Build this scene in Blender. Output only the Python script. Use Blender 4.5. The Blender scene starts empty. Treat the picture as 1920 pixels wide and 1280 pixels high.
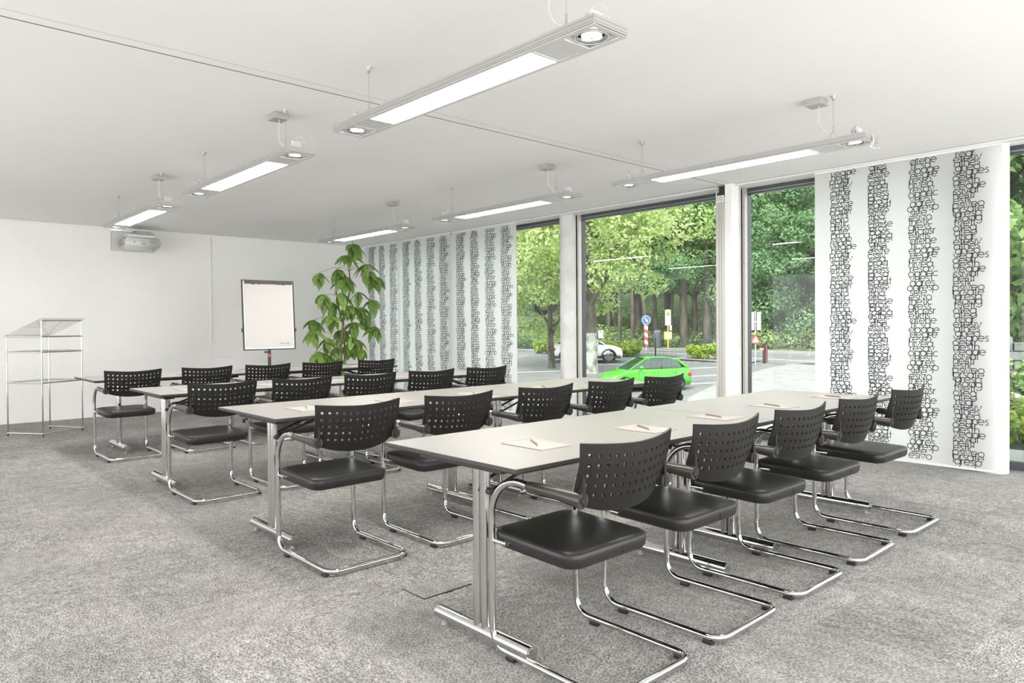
import bpy, bmesh, math, random
import numpy as np
from mathutils import Vector, Matrix, Euler

random.seed(7)
rng = np.random.default_rng(7)
S = bpy.context.scene
COL = S.collection

# ------------------------------------------------------------------ camera
cam_d = bpy.data.cameras.new('camera')
cam = bpy.data.objects.new('camera', cam_d)
COL.objects.link(cam)
S.camera = cam
YAW, PITCH, ROLL = .7405, .0135, -.0080
fw = Vector((math.sin(YAW), math.cos(YAW), 0)); rt = Vector((math.cos(YAW), -math.sin(YAW), 0)); uz = Vector((0, 0, 1))
f2 = fw * math.cos(PITCH) - uz * math.sin(PITCH); u2 = uz * math.cos(PITCH) + fw * math.sin(PITCH)
r3 = rt * math.cos(ROLL) + u2 * math.sin(ROLL); u3 = u2 * math.cos(ROLL) - rt * math.sin(ROLL)
M = Matrix((r3, u3, -f2)).transposed().to_4x4()
M.translation = Vector((0, 0, 1.25))
cam.matrix_world = M
cam_d.sensor_width = 36
cam_d.lens = 1345 / 1920 * 36
cam_d.shift_y = -11.5 / 1920
cam_d.clip_end = 400

# ------------------------------------------------------------------ light
S.view_settings.view_transform = 'Standard'
S.view_settings.look = 'None'
S.view_settings.gamma = 1
S.view_settings.use_curve_mapping = False
S.view_settings.exposure = 0.13
W = bpy.data.worlds.new('sky'); S.world = W; W.use_nodes = True
bg = W.node_tree.nodes['Background']
bg.inputs[0].default_value = (.96, .98, 1.0, 1)
bg.inputs[1].default_value = 3.0
sun_d = bpy.data.lights.new('sun', 'SUN'); sun_d.energy = 4.5; sun_d.angle = math.radians(14); sun_d.color = (1, .95, .86)
sun = bpy.data.objects.new('sun', sun_d); COL.objects.link(sun)
sun.rotation_euler = Vector((.62, .30, -.80)).to_track_quat('-Z', 'Y').to_euler()

def area(name, loc, direction, sx, sy, power, col=(1, 1, 1)):
    d = bpy.data.lights.new(name, 'AREA'); d.shape = 'RECTANGLE'; d.size = sx; d.size_y = sy; d.energy = power; d.color = col
    o = bpy.data.objects.new(name, d); COL.objects.link(o); o.location = loc
    o.rotation_euler = Vector(direction).to_track_quat('-Z', 'Z').to_euler()
    return o
# fill lights added out of view, behind and left of camera, to brighten the room
area('front_fill_light', (2.0, -2.3, 1.35), (0, 1, 0.05), 9.5, 2.3, 210, (1, .965, .915))
area('side_fill_light', (-4.1, 5.6, 1.25), (1, .05, 0.0), 11.5, 2.2, 420, (1, .965, .915))

# ------------------------------------------------------------------ materials
MATS = {}
def mat(name, col, rough=.5, metal=0., spec=.5, build=None):
    if name in MATS: return MATS[name]
    m = bpy.data.materials.new(name); m.use_nodes = True
    nt = m.node_tree; b = nt.nodes['Principled BSDF']
    b.inputs['Base Color'].default_value = (*col, 1)
    b.inputs['Roughness'].default_value = rough
    b.inputs['Metallic'].default_value = metal
    b.inputs['Specular IOR Level'].default_value = spec
    if build: build(nt, b)
    MATS[name] = m
    return m
def N(nt, t, **kw):
    n = nt.nodes.new(t)
    for k, v in kw.items():
        if k in n.inputs: n.inputs[k].default_value = v
        else: setattr(n, k, v)
    return n
def ramp(nt, stops):
    n = nt.nodes.new('ShaderNodeValToRGB')
    e = n.color_ramp.elements
    while len(e) > 1: e.remove(e[-1])
    e[0].position = stops[0][0]; e[0].color = (*stops[0][1], 1)
    for p, c in stops[1:]:
        x = e.new(p); x.color = (*c, 1)
    return n
def noisy(c1, c2, scale, detail=4, bump=0., coord='Object', stretch=(1, 1, 1), lo=.35, hi=.65, dist=.01):
    def f(nt, b):
        tc = N(nt, 'ShaderNodeTexCoord'); mp = N(nt, 'ShaderNodeMapping'); mp.inputs['Scale'].default_value = stretch
        nz = N(nt, 'ShaderNodeTexNoise', Scale=scale, Detail=detail)
        r = ramp(nt, [(lo, c1), (hi, c2)])
        L = nt.links
        L.new(tc.outputs[coord], mp.inputs[0]); L.new(mp.outputs[0], nz.inputs['Vector']); L.new(nz.outputs[0], r.inputs[0]); L.new(r.outputs[0], b.inputs['Base Color'])
        if bump:
            bp = N(nt, 'ShaderNodeBump', Strength=bump, Distance=dist); L.new(nz.outputs[0], bp.inputs['Height']); L.new(bp.outputs[0], b.inputs['Normal'])
    return f
def emis(name, col, strength):
    m = bpy.data.materials.new(name); m.use_nodes = True; nt = m.node_tree
    nt.nodes.clear(); e = N(nt, 'ShaderNodeEmission'); e.inputs[0].default_value = (*col, 1); e.inputs[1].default_value = strength
    o = N(nt, 'ShaderNodeOutputMaterial'); nt.links.new(e.outputs[0], o.inputs[0]); MATS[name] = m
    return m
def glass(name, tint=(1, 1, 1), refl=.07):
    m = bpy.data.materials.new(name); m.use_nodes = True; nt = m.node_tree; nt.nodes.clear()
    t = N(nt, 'ShaderNodeBsdfTransparent'); t.inputs[0].default_value = (*tint, 1)
    g = N(nt, 'ShaderNodeBsdfGlossy'); g.inputs['Roughness'].default_value = .0
    fr = N(nt, 'ShaderNodeLayerWeight'); fr.inputs[0].default_value = .25
    mu = N(nt, 'ShaderNodeMath', operation='MULTIPLY_ADD'); mu.inputs[1].default_value = .4; mu.inputs[2].default_value = refl * .5
    mx = N(nt, 'ShaderNodeMixShader'); o = N(nt, 'ShaderNodeOutputMaterial')
    L = nt.links; L.new(fr.outputs['Fresnel'], mu.inputs[0]); L.new(mu.outputs[0], mx.inputs[0]); L.new(t.outputs[0], mx.inputs[1]); L.new(g.outputs[0], mx.inputs[2]); L.new(mx.outputs[0], o.inputs[0])
    MATS[name] = m
    return m

def carpet_build(nt, b):
    L = nt.links
    tc = N(nt, 'ShaderNodeTexCoord'); oi = N(nt, 'ShaderNodeObjectInfo')
    mp = N(nt, 'ShaderNodeMapping'); mp.inputs['Scale'].default_value = (1, .45, 1); mp.inputs['Rotation'].default_value = (0, 0, .35)
    off = N(nt, 'ShaderNodeVectorMath', operation='SCALE'); off.inputs[0].default_value = (7, 5, 3)
    L.new(oi.outputs['Random'], off.inputs['Scale'])
    L.new(tc.outputs['Object'], mp.inputs[0]); L.new(off.outputs[0], mp.inputs['Location'])
    n1 = N(nt, 'ShaderNodeTexNoise', Scale=190., Detail=4.); n2 = N(nt, 'ShaderNodeTexNoise', Scale=26., Detail=3.)
    n3 = N(nt, 'ShaderNodeTexNoise', Scale=2.5, Detail=2.)
    for n in (n1, n2): L.new(mp.outputs[0], n.inputs['Vector'])
    geo = N(nt, 'ShaderNodeNewGeometry'); L.new(geo.outputs['Position'], n3.inputs['Vector'])
    r1 = ramp(nt, [(.35, (.14, .137, .132)), (.5, (.30, .294, .284)), (.66, (.50, .49, .475))]); L.new(n1.outputs[0], r1.inputs[0])
    r2 = ramp(nt, [(.35, (.84, .84, .84)), (.65, (1.12, 1.12, 1.12))]); L.new(n2.outputs[0], r2.inputs[0])
    m1 = N(nt, 'ShaderNodeMix', data_type='RGBA', blend_type='MULTIPLY'); m1.inputs[0].default_value = 1
    L.new(r1.outputs[0], m1.inputs[6]); L.new(r2.outputs[0], m1.inputs[7])
    r3_ = ramp(nt, [(.3, (.9, .9, .9)), (.7, (1.1, 1.1, 1.1))]); L.new(n3.outputs[0], r3_.inputs[0])
    m2 = N(nt, 'ShaderNodeMix', data_type='RGBA', blend_type='MULTIPLY'); m2.inputs[0].default_value = 1
    L.new(m1.outputs[2], m2.inputs[6]); L.new(r3_.outputs[0], m2.inputs[7])
    mr = N(nt, 'ShaderNodeMapRange'); mr.inputs['To Min'].default_value = .91; mr.inputs['To Max'].default_value = 1.09
    L.new(oi.outputs['Random'], mr.inputs['Value'])
    m3 = N(nt, 'ShaderNodeVectorMath', operation='SCALE'); L.new(m2.outputs[2], m3.inputs[0]); L.new(mr.outputs[0], m3.inputs['Scale'])
    L.new(m3.outputs[0], b.inputs['Base Color'])
    bp = N(nt, 'ShaderNodeBump', Strength=.5, Distance=.006); L.new(n1.outputs[0], bp.inputs['Height']); L.new(bp.outputs[0], b.inputs['Normal'])
mat('carpet', (.3, .3, .3), .95, spec=.1, build=carpet_build)
mat('white_paint', (.87, .865, .85), .7, spec=.2, build=noisy((.855, .85, .835), (.88, .875, .86), 1.5))
mat('ceiling_paint', (.90, .895, .885), .8, spec=.1, build=noisy((.89, .885, .875), (.91, .905, .895), .8))
mat('dark_gap', (.05, .05, .048), .7)
mat('grey_line', (.45, .45, .44), .7)
mat('concrete', (.62, .62, .61), .75, build=noisy((.60, .60, .59), (.70, .70, .69), 5., 8, .15))
mat('pore', (.25, .25, .25), .9)
mat('frame_dark', (.085, .09, .098), .35, .3)
mat('frame_mid', (.30, .31, .33), .35, .5)
mat('white_metal', (.80, .80, .79), .4)
mat('beige_metal', (.58, .56, .53), .4, .2)
mat('chrome', (.64, .635, .62), .07, 1.)
mat('lamp_alu', (.42, .415, .395), .38, .35)
mat('lamp_alu_light', (.62, .62, .615), .4, .1)
mat('lamp_dark', (.30, .30, .28), .5, .3)
mat('black_plastic', (.013, .0125, .012), .42, spec=.22, build=noisy((.012, .0115, .011), (.016, .0155, .015), 300., 2, .08, dist=.001))
mat('leather', (.016, .0155, .015), .38, spec=.4, build=noisy((.015, .0145, .014), (.020, .0195, .019), 160., 3, .12, dist=.0015))
mat('seam', (.006, .006, .006), .7)
mat('arm_plastic', (.055, .050, .045), .28, .35)
mat('table_white', (.36, .35, .335), .35, spec=.45, build=noisy((.35, .34, .325), (.37, .36, .345), 3.))
mat('table_edge', (.045, .04, .037), .5)
mat('steel_black', (.02, .02, .02), .4)
mat('paper', (.47, .445, .43), .8)
mat('paper_edge', (.34, .29, .265), .8)
mat('pencil_wood', (.24, .165, .135), .45)
mat('pencil_tip', (.72, .64, .55), .6)
mat('graphite', (.03, .03, .03), .4)
mat('print_ink', (.028, .032, .033), .8)
mat('projector_white', (.70, .70, .69), .4)
mat('projector_grey', (.36, .36, .35), .5)
mat('plate_grey', (.68, .67, .65), .5)
mat('flip_paper', (.62, .60, .585), .8)
mat('flip_line', (.50, .47, .455), .8)
mat('flip_frame', (.045, .042, .04), .4)
mat('red_label', (.5, .12, .07), .5)
mat('cable_cream', (.62, .61, .54), .5)
mat('cable_dark', (.03, .03, .03), .5)
mat('bark_plant', (.22, .16, .09), .8, build=noisy((.15, .11, .06), (.30, .22, .13), 30.))
mat('petiole', (.25, .36, .10), .5)
mat('pot', (.75, .75, .73), .4)
mat('soil', (.05, .035, .025), .9)
emis('lamp_panel', (1, .955, .885), 47.0)
emis('lamp_spot', (1, .98, .95), 38.0)
glass('window_glass', (.965, .985, .975), .04)
glass('acrylic', (.985, .985, .98), .05)
glass('car_glass', (.10, .14, .12), .25)

def cloth_build(nt, b):
    L = nt.links
    nt.nodes.remove(b); out = nt.nodes['Material Output']
    d = N(nt, 'ShaderNodeBsdfDiffuse'); d.inputs[0].default_value = (.86, .855, .86, 1)
    t = N(nt, 'ShaderNodeBsdfTranslucent'); t.inputs[0].default_value = (.90, .90, .92, 1)
    mx = N(nt, 'ShaderNodeMixShader'); mx.inputs[0].default_value = .58
    L.new(d.outputs[0], mx.inputs[1]); L.new(t.outputs[0], mx.inputs[2]); L.new(mx.outputs[0], out.inputs[0])
mat('cloth', (.9, .9, .9), build=cloth_build)

def leaf_mat(name, c1, c2, scale, trans=.35, coord='Object', vein=False):
    m = bpy.data.materials.new(name); m.use_nodes = True; nt = m.node_tree; L = nt.links
    b = nt.nodes['Principled BSDF']; out = nt.nodes['Material Output']
    tc = N(nt, 'ShaderNodeTexCoord'); nz = N(nt, 'ShaderNodeTexNoise', Scale=scale, Detail=5.)
    oi = N(nt, 'ShaderNodeObjectInfo')
    r = ramp(nt, [(.32, c1), (.68, c2)])
    L.new(tc.outputs[coord], nz.inputs['Vector']); L.new(nz.outputs[0], r.inputs[0])
    hs = N(nt, 'ShaderNodeHueSaturation'); mr = N(nt, 'ShaderNodeMapRange'); mr.inputs['To Min'].default_value = .75; mr.inputs['To Max'].default_value = 1.25
    L.new(oi.outputs['Random'], mr.inputs['Value']); L.new(mr.outputs[0], hs.inputs['Value']); L.new(r.outputs[0], hs.inputs['Color'])
    L.new(hs.outputs[0], b.inputs['Base Color']); b.inputs['Roughness'].default_value = .5
    t = N(nt, 'ShaderNodeBsdfTranslucent'); L.new(hs.outputs[0], t.inputs[0])
    mx = N(nt, 'ShaderNodeMixShader'); mx.inputs[0].default_value = trans
    L.new(b.outputs[0], mx.inputs[1]); L.new(t.outputs[0], mx.inputs[2]); L.new(mx.outputs[0], out.inputs[0])
    MATS[name] = m
leaf_mat('leaf_plant', (.11, .22, .04), (.28, .43, .11), 6., .3)
leaf_mat('leaf_yellow', (0.229, 0.370, 0.053), (0.659, 0.780, 0.339), .55)
leaf_mat('leaf_mid', (0.090, 0.198, 0.036), (0.396, 0.564, 0.237), .5)
leaf_mat('leaf_dark', (0.048, 0.133, 0.038), (0.292, 0.471, 0.235), .5)
leaf_mat('leaf_hedge', (.20, .36, .03), (.58, .70, .12), 3.)
leaf_mat('leaf_shrub', (0.090, 0.180, 0.036), (0.357, 0.448, 0.200), 1.)
mat('asphalt', (.16, .165, .17), .9, build=noisy((.14, .145, .15), (.185, .19, .195), .9, 9, .1))
mat('paving', (.25, .26, .26), .9, build=noisy((.225, .23, .23), (.28, .285, .28), 1.5, 8))
mat('road', (.18, .185, .19), .9, build=noisy((.165, .17, .175), (.20, .205, .21), .5, 6))
mat('line_white', (.50, .51, .52), .8)
mat('kerb', (.30, .29, .27), .9)
mat('forest_floor', (.10, .12, .05), .95, build=noisy((.06, .07, .03), (.16, .18, .07), .8, 6))
mat('wooded_hill', (.04, .08, .03), .95, build=noisy((.015, .035, .012), (.09, .16, .045), .35, 10, .6, dist=1.0))
mat('bark', (.16, .14, .11), .9, build=noisy((.04, .036, .028), (.13, .115, .09), 3., 6, .4, stretch=(1, 1, .3), dist=.05))
mat('bark_lichen', (.45, .46, .42), .9, build=noisy((.16, .15, .11), (.40, .415, .39), 2.2, 8, .4, lo=.36, hi=.52, dist=.05))
mat('car_green', (.08, .46, .04), .18, .15, spec=.7)
mat('car_white', (.80, .82, .83), .2, .0, spec=.7)
mat('car_dark', (.06, .065, .08), .2, .2)
mat('trim_black', (.02, .02, .02), .5)
mat('tyre', (.025, .025, .025), .8)
mat('rim', (.65, .65, .66), .25, .8)
mat('headlight', (.80, .82, .84), .1, .2)
mat('taillight', (.65, .02, .02), .2)
mat('stone', (.50, .45, .42), .85, build=noisy((.38, .34, .32), (.62, .56, .53), 4., 6, .3))
mat('terracotta', (.40, .20, .13), .8)
mat('stone_wall', (.16, .18, .17), .9, build=noisy((.10, .12, .11), (.20, .22, .21), 6., 6, .3))
mat('sign_white', (.82, .83, .83), .5)
mat('sign_grey', (.5, .5, .5), .5)
mat('sign_red', (.75, .06, .05), .5)
mat('sign_blue', (.06, .14, .55), .5)
mat('sign_yellow', (.85, .62, .03), .5)
mat('sign_green', (.02, .25, .08), .5)
mat('fence_green', (.03, .12, .09), .5)
mat('bin_grey', (.10, .11, .12), .5)

# ------------------------------------------------------------------ mesh helpers
class MB:
    def __init__(s): s.v = []; s.f = []; s.m = []; s.smooth = []; s.mats = []
    def mi(s, m):
        if m not in s.mats: s.mats.append(m)
        return s.mats.index(m)
    def add(s, vs, fs, m, smooth=False):
        o = len(s.v); s.v.extend([tuple(p) for p in vs]); k = s.mi(m)
        for f in fs: s.f.append(tuple(i + o for i in f)); s.m.append(k); s.smooth.append(smooth)
    def box(s, x0, x1, y0, y1, z0, z1, m, bev=0.):
        if bev <= 0:
            v = [(x, y, z) for z in (z0, z1) for y in (y0, y1) for x in (x0, x1)]
            s.add(v, [(0, 2, 3, 1), (4, 5, 7, 6), (0, 1, 5, 4), (2, 6, 7, 3), (0, 4, 6, 2), (1, 3, 7, 5)], m); return
        bm = bmesh.new(); bmesh.ops.create_cube(bm, size=1)
        for q in bm.verts: q.co = ((x0 + x1) / 2 + q.co.x * (x1 - x0), (y0 + y1) / 2 + q.co.y * (y1 - y0), (z0 + z1) / 2 + q.co.z * (z1 - z0))
        bmesh.ops.bevel(bm, geom=bm.edges[:], offset=bev, segments=2, affect='EDGES', profile=.5)
        s.bm(bm, m, False)
    def bm(s, bm, m, smooth=False):
        bm.verts.index_update()
        s.add([q.co[:] for q in bm.verts], [[q.index for q in f.verts] for f in bm.faces], m, smooth); bm.free()
    def tube(s, pts, r, m, seg=12, caps=True, closed=False):
        P = [Vector(p) for p in pts]; n = len(P); R = r if isinstance(r, (list, tuple)) else [r] * n
        T = []
        for i in range(n):
            a = P[(i - 1) % n] if (closed or i > 0) else P[i]; b = P[(i + 1) % n] if (closed or i < n - 1) else P[i]
            T.append((b - a).normalized())
        up = Vector((0, 0, 1)) if abs(T[0].z) < .9 else Vector((1, 0, 0))
        nn = T[0].cross(up).normalized(); vs = []
        for i in range(n):
            if i: 
                nn = nn - T[i] * nn.dot(T[i])
                nn.normalize()
            bb = T[i].cross(nn)
            for k in range(seg):
                a = 2 * math.pi * k / seg; vs.append(P[i] + (nn * math.cos(a) + bb * math.sin(a)) * R[i])
        fs = []
        for i in range(n if closed else n - 1):
            j = (i + 1) % n
            for k in range(seg):
                l = (k + 1) % seg; fs.append((i * seg + k, i * seg + l, j * seg + l, j * seg + k))
        s.add(vs, fs, m, True)
        if caps and not closed:
            s.add(vs[:seg], [tuple(range(seg))[::-1]], m); s.add(vs[-seg:], [tuple(range(seg))], m)
    def cyl(s, a, b, r, m, seg=16, r2=None): s.tube([a, b], [r, r if r2 is None else r2], m, seg)
    def lathe(s, prof, c, m, seg=24, smooth=True):
        vs = []; fs = []; n = len(prof)
        for r, z in prof:
            for k in range(seg):
                a = 2 * math.pi * k / seg; vs.append((c[0] + r * math.cos(a), c[1] + r * math.sin(a), c[2] + z))
        for i in range(n - 1):
            for k in range(seg):
                l = (k + 1) % seg; fs.append((i * seg + k, i * seg + l, (i + 1) * seg + l, (i + 1) * seg + k))
        s.add(vs, fs, m, smooth)
    def sphere(s, c, r, m, u=12, v=8, sc=(1, 1, 1)):
        bm = bmesh.new(); bmesh.ops.create_uvsphere(bm, u_segments=u, v_segments=v, radius=1)
        for q in bm.verts: q.co = (c[0] + q.co.x * r * sc[0], c[1] + q.co.y * r * sc[1], c[2] + q.co.z * r * sc[2])
        s.bm(bm, m, True)
    def prism(s, poly, axis, a, b, m):
        # poly of 2d points extruded along axis between a and b
        def P(p, t):
            return {'x': (t, p[0], p[1]), 'y': (p[0], t, p[1]), 'z': (p[0], p[1], t)}[axis]
        n = len(poly); v = [P(p, a) for p in poly] + [P(p, b) for p in poly]
        f = [tuple(range(n))[::-1], tuple(range(n, 2 * n))] + [(i, (i + 1) % n, n + (i + 1) % n, n + i) for i in range(n)]
        s.add(v, f, m)
    def mesh(s, name):
        me = bpy.data.meshes.new(name); me.from_pydata(s.v, [], s.f)
        for m in s.mats: me.materials.append(MATS[m])
        me.polygons.foreach_set('material_index', s.m); me.polygons.foreach_set('use_smooth', s.smooth); me.update()
        return me
    def build(s, name, parent=None, loc=None):
        bm = bmesh.new(); me = s.mesh(name); bm.from_mesh(me); bmesh.ops.recalc_face_normals(bm, faces=bm.faces[:]); bm.to_mesh(me); bm.free()
        return link(name, me, parent, loc)
    def build_raw(s, name, parent=None, loc=None): return link(name, s.mesh(name), parent, loc)
def link(name, me, parent=None, loc=None):
    o = bpy.data.objects.new(name, me); COL.objects.link(o)
    if parent is not None: o.parent = parent
    if loc is not None: o.location = loc
    return o
def empty(name, loc, label=None, cat=None, group=None, rz=0.):
    o = bpy.data.objects.new(name, None); COL.objects.link(o); o.location = loc; o.rotation_euler = (0, 0, rz); o.empty_display_size = .1
    return tag(o, label, cat, group)
def tag(o, label=None, cat=None, group=None, kind=None):
    if label: o['label'] = label
    if cat: o['category'] = cat
    if group: o['group'] = group
    if kind: o['kind'] = kind
    return o
def struct(o): o['kind'] = 'structure'; return o
def kids(root):
    return [c for c in KIDS.get(root.name, [])]
def copy_tree(root, loc, rz=0., label=None, scale=None, depth=0, parent=None):
    c = root.copy(); COL.objects.link(c)
    if depth == 0:
        c.location = loc; c.rotation_euler = (0, 0, rz)
        if scale: c.scale = scale
        if label: c['label'] = label
    else: c.parent = parent
    for ch in [q for q in root.children]:
        copy_tree(ch, None, parent=c, depth=depth + 1)
    return c
def smooth_path(P, n=6):
    P = [Vector(p) for p in P]; out = []
    for i in range(len(P) - 1):
        a = P[max(0, i - 1)]; b = P[i]; c = P[i + 1]; d = P[min(len(P) - 1, i + 2)]
        for k in range(n):
            t = k / n
            out.append(.5 * ((2 * b) + (c - a) * t + (2 * a - 5 * b + 4 * c - d) * t * t + (3 * b - a - 3 * c + d) * t ** 3))
    out.append(P[-1]); return out
def arc(c, r, a0, a1, n, plane):
    out = []
    for i in range(n + 1):
        a = a0 + (a1 - a0) * i / n
        p = (r * math.cos(a), r * math.sin(a))
        out.append({'yz': (c[0], c[1] + p[0], c[2] + p[1]), 'xy': (c[0] + p[0], c[1] + p[1], c[2]), 'xz': (c[0] + p[0], c[1], c[2] + p[1])}[plane])
    return out
PI = math.pi

# ================================================================== ROOM
CZ = 2.71          # ceiling height
BY = 11.50         # back wall
TS = .5
X_SEAM, Y_SEAM = .92, 4.34
fl = MB(); fl.box(-4.2, 7.10, -2.4, BY + .2, -.25, -.008, 'dark_gap')
floor = struct(fl.build('floor'))
tile = MB(); g = .0003
t0 = TS / 2 - g; t1 = TS / 2 - .002
vs = [(-t0, -t0, -.008), (t0, -t0, -.008), (t0, t0, -.008), (-t0, t0, -.008), (-t0, -t0, -.001), (t0, -t0, -.001), (t0, t0, -.001), (-t0, t0, -.001), (-t1, -t1, 0), (t1, -t1, 0), (t1, t1, 0), (-t1, t1, 0)]
fs = [(8, 9, 10, 11)] + [(i, (i + 1) % 4, 4 + (i + 1) % 4, 4 + i) for i in range(4)] + [(4 + i, 4 + (i + 1) % 4, 8 + (i + 1) % 4, 8 + i) for i in range(4)]
tile.add(vs, fs, 'carpet'); tile_me = tile.mesh('carpet_tile')
cells = []
for i in range(-11, 14):
    for j in range(-14, 16):
        x0 = X_SEAM + i * TS; y0 = Y_SEAM + j * TS
        if x0 + TS <= -4.2 or x0 >= 7.1 or y0 + TS <= -2.4 or y0 >= BY: continue
        cx_, cy_ = x0 + TS / 2, y0 + TS / 2
        D = cx_ * fw.x + cy_ * fw.y; U = cx_ * rt.x + cy_ * rt.y
        whole = x0 >= -4.2 and x0 + TS <= 7.1 and y0 >= -2.4 and y0 + TS <= BY
        vis = D > 1.9 and abs(U / D) < .80
        cells.append((0 if (vis and whole) else 1, D, x0, y0, whole))
cells.sort()
rest = MB(); nt_ = 0
for c in cells:
    if c[0] == 0 and nt_ < 290:
        o = link('carpet_tile', tile_me, floor, (c[2] + TS / 2, c[3] + TS / 2, 0)); nt_ += 1
        o.rotation_euler = (0, 0, random.choice([0, PI / 2, PI, 0, PI / 2]))
    else:
        x0, x1 = max(c[2], -4.2) + g, min(c[2] + TS, 7.1) - g; y0, y1 = max(c[3], -2.4) + g, min(c[3] + TS, BY) - g
        rest.box(x0, x1, y0, y1, -.008, 0, 'carpet')
ro = rest.build('carpet_tiles', floor); ro['kind'] = 'stuff'
# floor outlet hatch
h = MB(); h.box(1.905, 2.175, 2.695, 2.865, 0, .0025, 'carpet')
ho = tag(h.build('floor_hatch'), 'flush carpet-covered floor outlet hatch beside the nearest table leg', 'hatch')
h = MB()
h.box(1.900, 1.9045, 2.69, 2.87, 0, .002, 'seam'); h.box(1.90, 2.18, 2.688, 2.6935, 0, .003, 'seam'); h.box(2.02, 2.06, 2.682, 2.690, 0, .0035, 'seam')
h.build('hatch_gap', ho)

# ceiling slabs; flush strips in the gaps carry their shade as colour
ce = MB()
xs = [(-4.2, 6.796, 'ceiling_paint'), (6.803, 7.40, 'ceiling_paint')]
ys = [(-2.4, 3.977), (3.9815, 4.072), (4.082, 4.1645), (4.1685, BY + .1)]
for a, b, m in xs:
    for c, d in ys: ce.box(a, b, c, d, CZ, CZ + .04, m)
ce.box(-4.2, 7.4, -2.4, BY + .2, CZ + .041, CZ + .3, 'dark_gap')
ce.box(-4.2, 6.80, 4.0725, 4.0815, CZ - .0004, CZ + .002, 'dark_gap'); ce.box(-4.2, 6.80, 3.9775, 3.981, CZ - .0004, CZ + .002, 'grey_line'); ce.box(-4.2, 6.80, 4.165, 4.168, CZ + .0005, CZ + .002, 'white_metal')  # flush strips put the track slot's shade into colour
ce.box(6.795, 6.804, -2.4, BY, CZ - .0004, CZ + .002, 'dark_gap')  # dark strip painted in as the shade of the window-side gap
struct(ce.build('ceiling'))
# back wall
bw = MB(); bw.box(-4.2, 7.4, BY + .006, BY + .2, 0, CZ, 'white_paint')
wb = struct(bw.build('wall_back'))
def panel(x0, x1, z0, z1):
    p = MB(); p.box(x0, x1, BY, BY + .006, z0, z1, 'white_paint', .001); return p.build('wall_panel', wb)
JZ = .77
panel(-4.2, 7.2, 0, JZ - .003)
panel(-4.2, 4.125, JZ + .003, CZ - .03); 
panel(4.135, 7.2, JZ + .003, CZ - .03)
panel(-4.2, 7.2, CZ - .026, CZ - .002)
l = MB(); l.box(4.112, 4.128, BY - .012, BY, 1.04, CZ - .04, 'white_metal'); tr = struct(l.build('trim_1'))
# left and front walls (outside the frame) with openings added to let in light
lw = MB()
lw.box(-4.4, -4.2, -2.4, BY + .2, 0, .12, 'white_paint'); lw.box(-4.4, -4.2, -2.4, BY + .2, 2.56, CZ + .3, 'white_paint')
for y in (-2.4, -.9, 4.4, 10.2): lw.box(-4.4, -4.2, y, y + .4, .12, 2.56, 'white_paint')
struct(lw.build('wall_left'))
fwl = MB()
fwl.box(-4.4, 7.4, -2.6, -2.4, 0, .12, 'white_paint'); fwl.box(-4.4, 7.4, -2.6, -2.4, 2.56, CZ + .3, 'white_paint')
for x in (-4.4, -1.2, 2.3, 7.0): fwl.box(x, x + .3, -2.6, -2.4, .12, 2.56, 'white_paint')
struct(fwl.build('wall_front'))

# window wall: frames, glass, columns
FX0, FX1 = 7.12, 7.20
MY = [-3.07 + 2.4 * k + .4 for k in range(7)]     # -2.67 ... 11.73
cols_y = [1.70, 4.13, 6.53, 8.93]
mull = [-.67, 1.86, 4.13, 6.53, 8.93, 11.33]
ww = MB(); ww.box(7.10, 7.40, -2.4, BY + .2, -.3, -.001, 'concrete'); ww.box(7.10, 7.40, 11.45, BY + .2, 0, CZ, 'white_paint'); ww.box(7.1, 7.4, -2.4, -.85, 0, CZ, 'white_paint')
ww.box(7.12, 7.40, -2.6, BY + .4, CZ, CZ + .45, 'white_metal')
struct(ww.build('wall_right'))
for k in range(5):
    a, b = mull[k] + .07, mull[k + 1] - .07
    w = MB()
    w.box(FX0, FX1, a - .07, a + .055, 0, CZ - .002, 'frame_dark', .003); w.box(FX0, FX1, b - .055, b + .07, 0, CZ - .002, 'frame_dark', .003)
    w.box(FX0, FX1, a + .055, b - .055, CZ - .065, CZ - .002, 'frame_dark'); w.box(FX0, FX1, a + .055, b - .055, 0, .075, 'frame_dark')
    w.box(FX0 - .012, FX0 - .001, a + .035, a + .05, .08, CZ - .07, 'frame_mid'); w.box(FX0 - .012, FX0 - .001, b - .05, b - .035, .08, CZ - .07, 'frame_mid')
    w.box(FX0 - .012, FX0 - .001, a + .05, b - .05, CZ - .052, CZ - .04, 'frame_mid')
    wo = struct(w.build('window_%d' % (k + 1)))
    gl = MB(); gl.box(7.155, 7.163, a + .05, b - .05, .07, CZ - .06, 'window_glass'); gl.build('pane', wo)
    sl = MB(); sl.box(FX0 - .03, FX0, a - .06, b + .06, 0, .012, 'frame_mid'); sl.build('sill', wo)
for i, y in enumerate(cols_y):
    c = MB(); c.lathe([(.108, 0), (.108, 2.02), (.1065, 2.022), (.1065, 2.026), (.108, 2.028), (.108, CZ)], (6.985, y, 0), 'concrete', 40)
    co = struct(c.build('column'))
    p = MB()
    for _ in range(46):
        a = random.uniform(PI * .75, PI * 1.75); z = random.uniform(.1, 2.65); r = random.uniform(.0015, .004)
        p.sphere((6.985 + .1078 * math.cos(a), y + .1078 * math.sin(a), z), r, 'pore', 6, 4)
    po = p.build('pores', co); po['kind'] = 'stuff'
# thin metal bracket strips next to the columns
for y in (4.035, 6.435):
    s = MB(); s.box(7.06, 7.115, y - .03, y, 0, CZ, 'beige_metal')
    for z in (.5, 1.2, 1.9, 2.5): s.cyl((7.058, y - .015, z), (7.062, y - .015, z), .006, 'pore', 8)
    struct(s.build('trim_2'))
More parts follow.
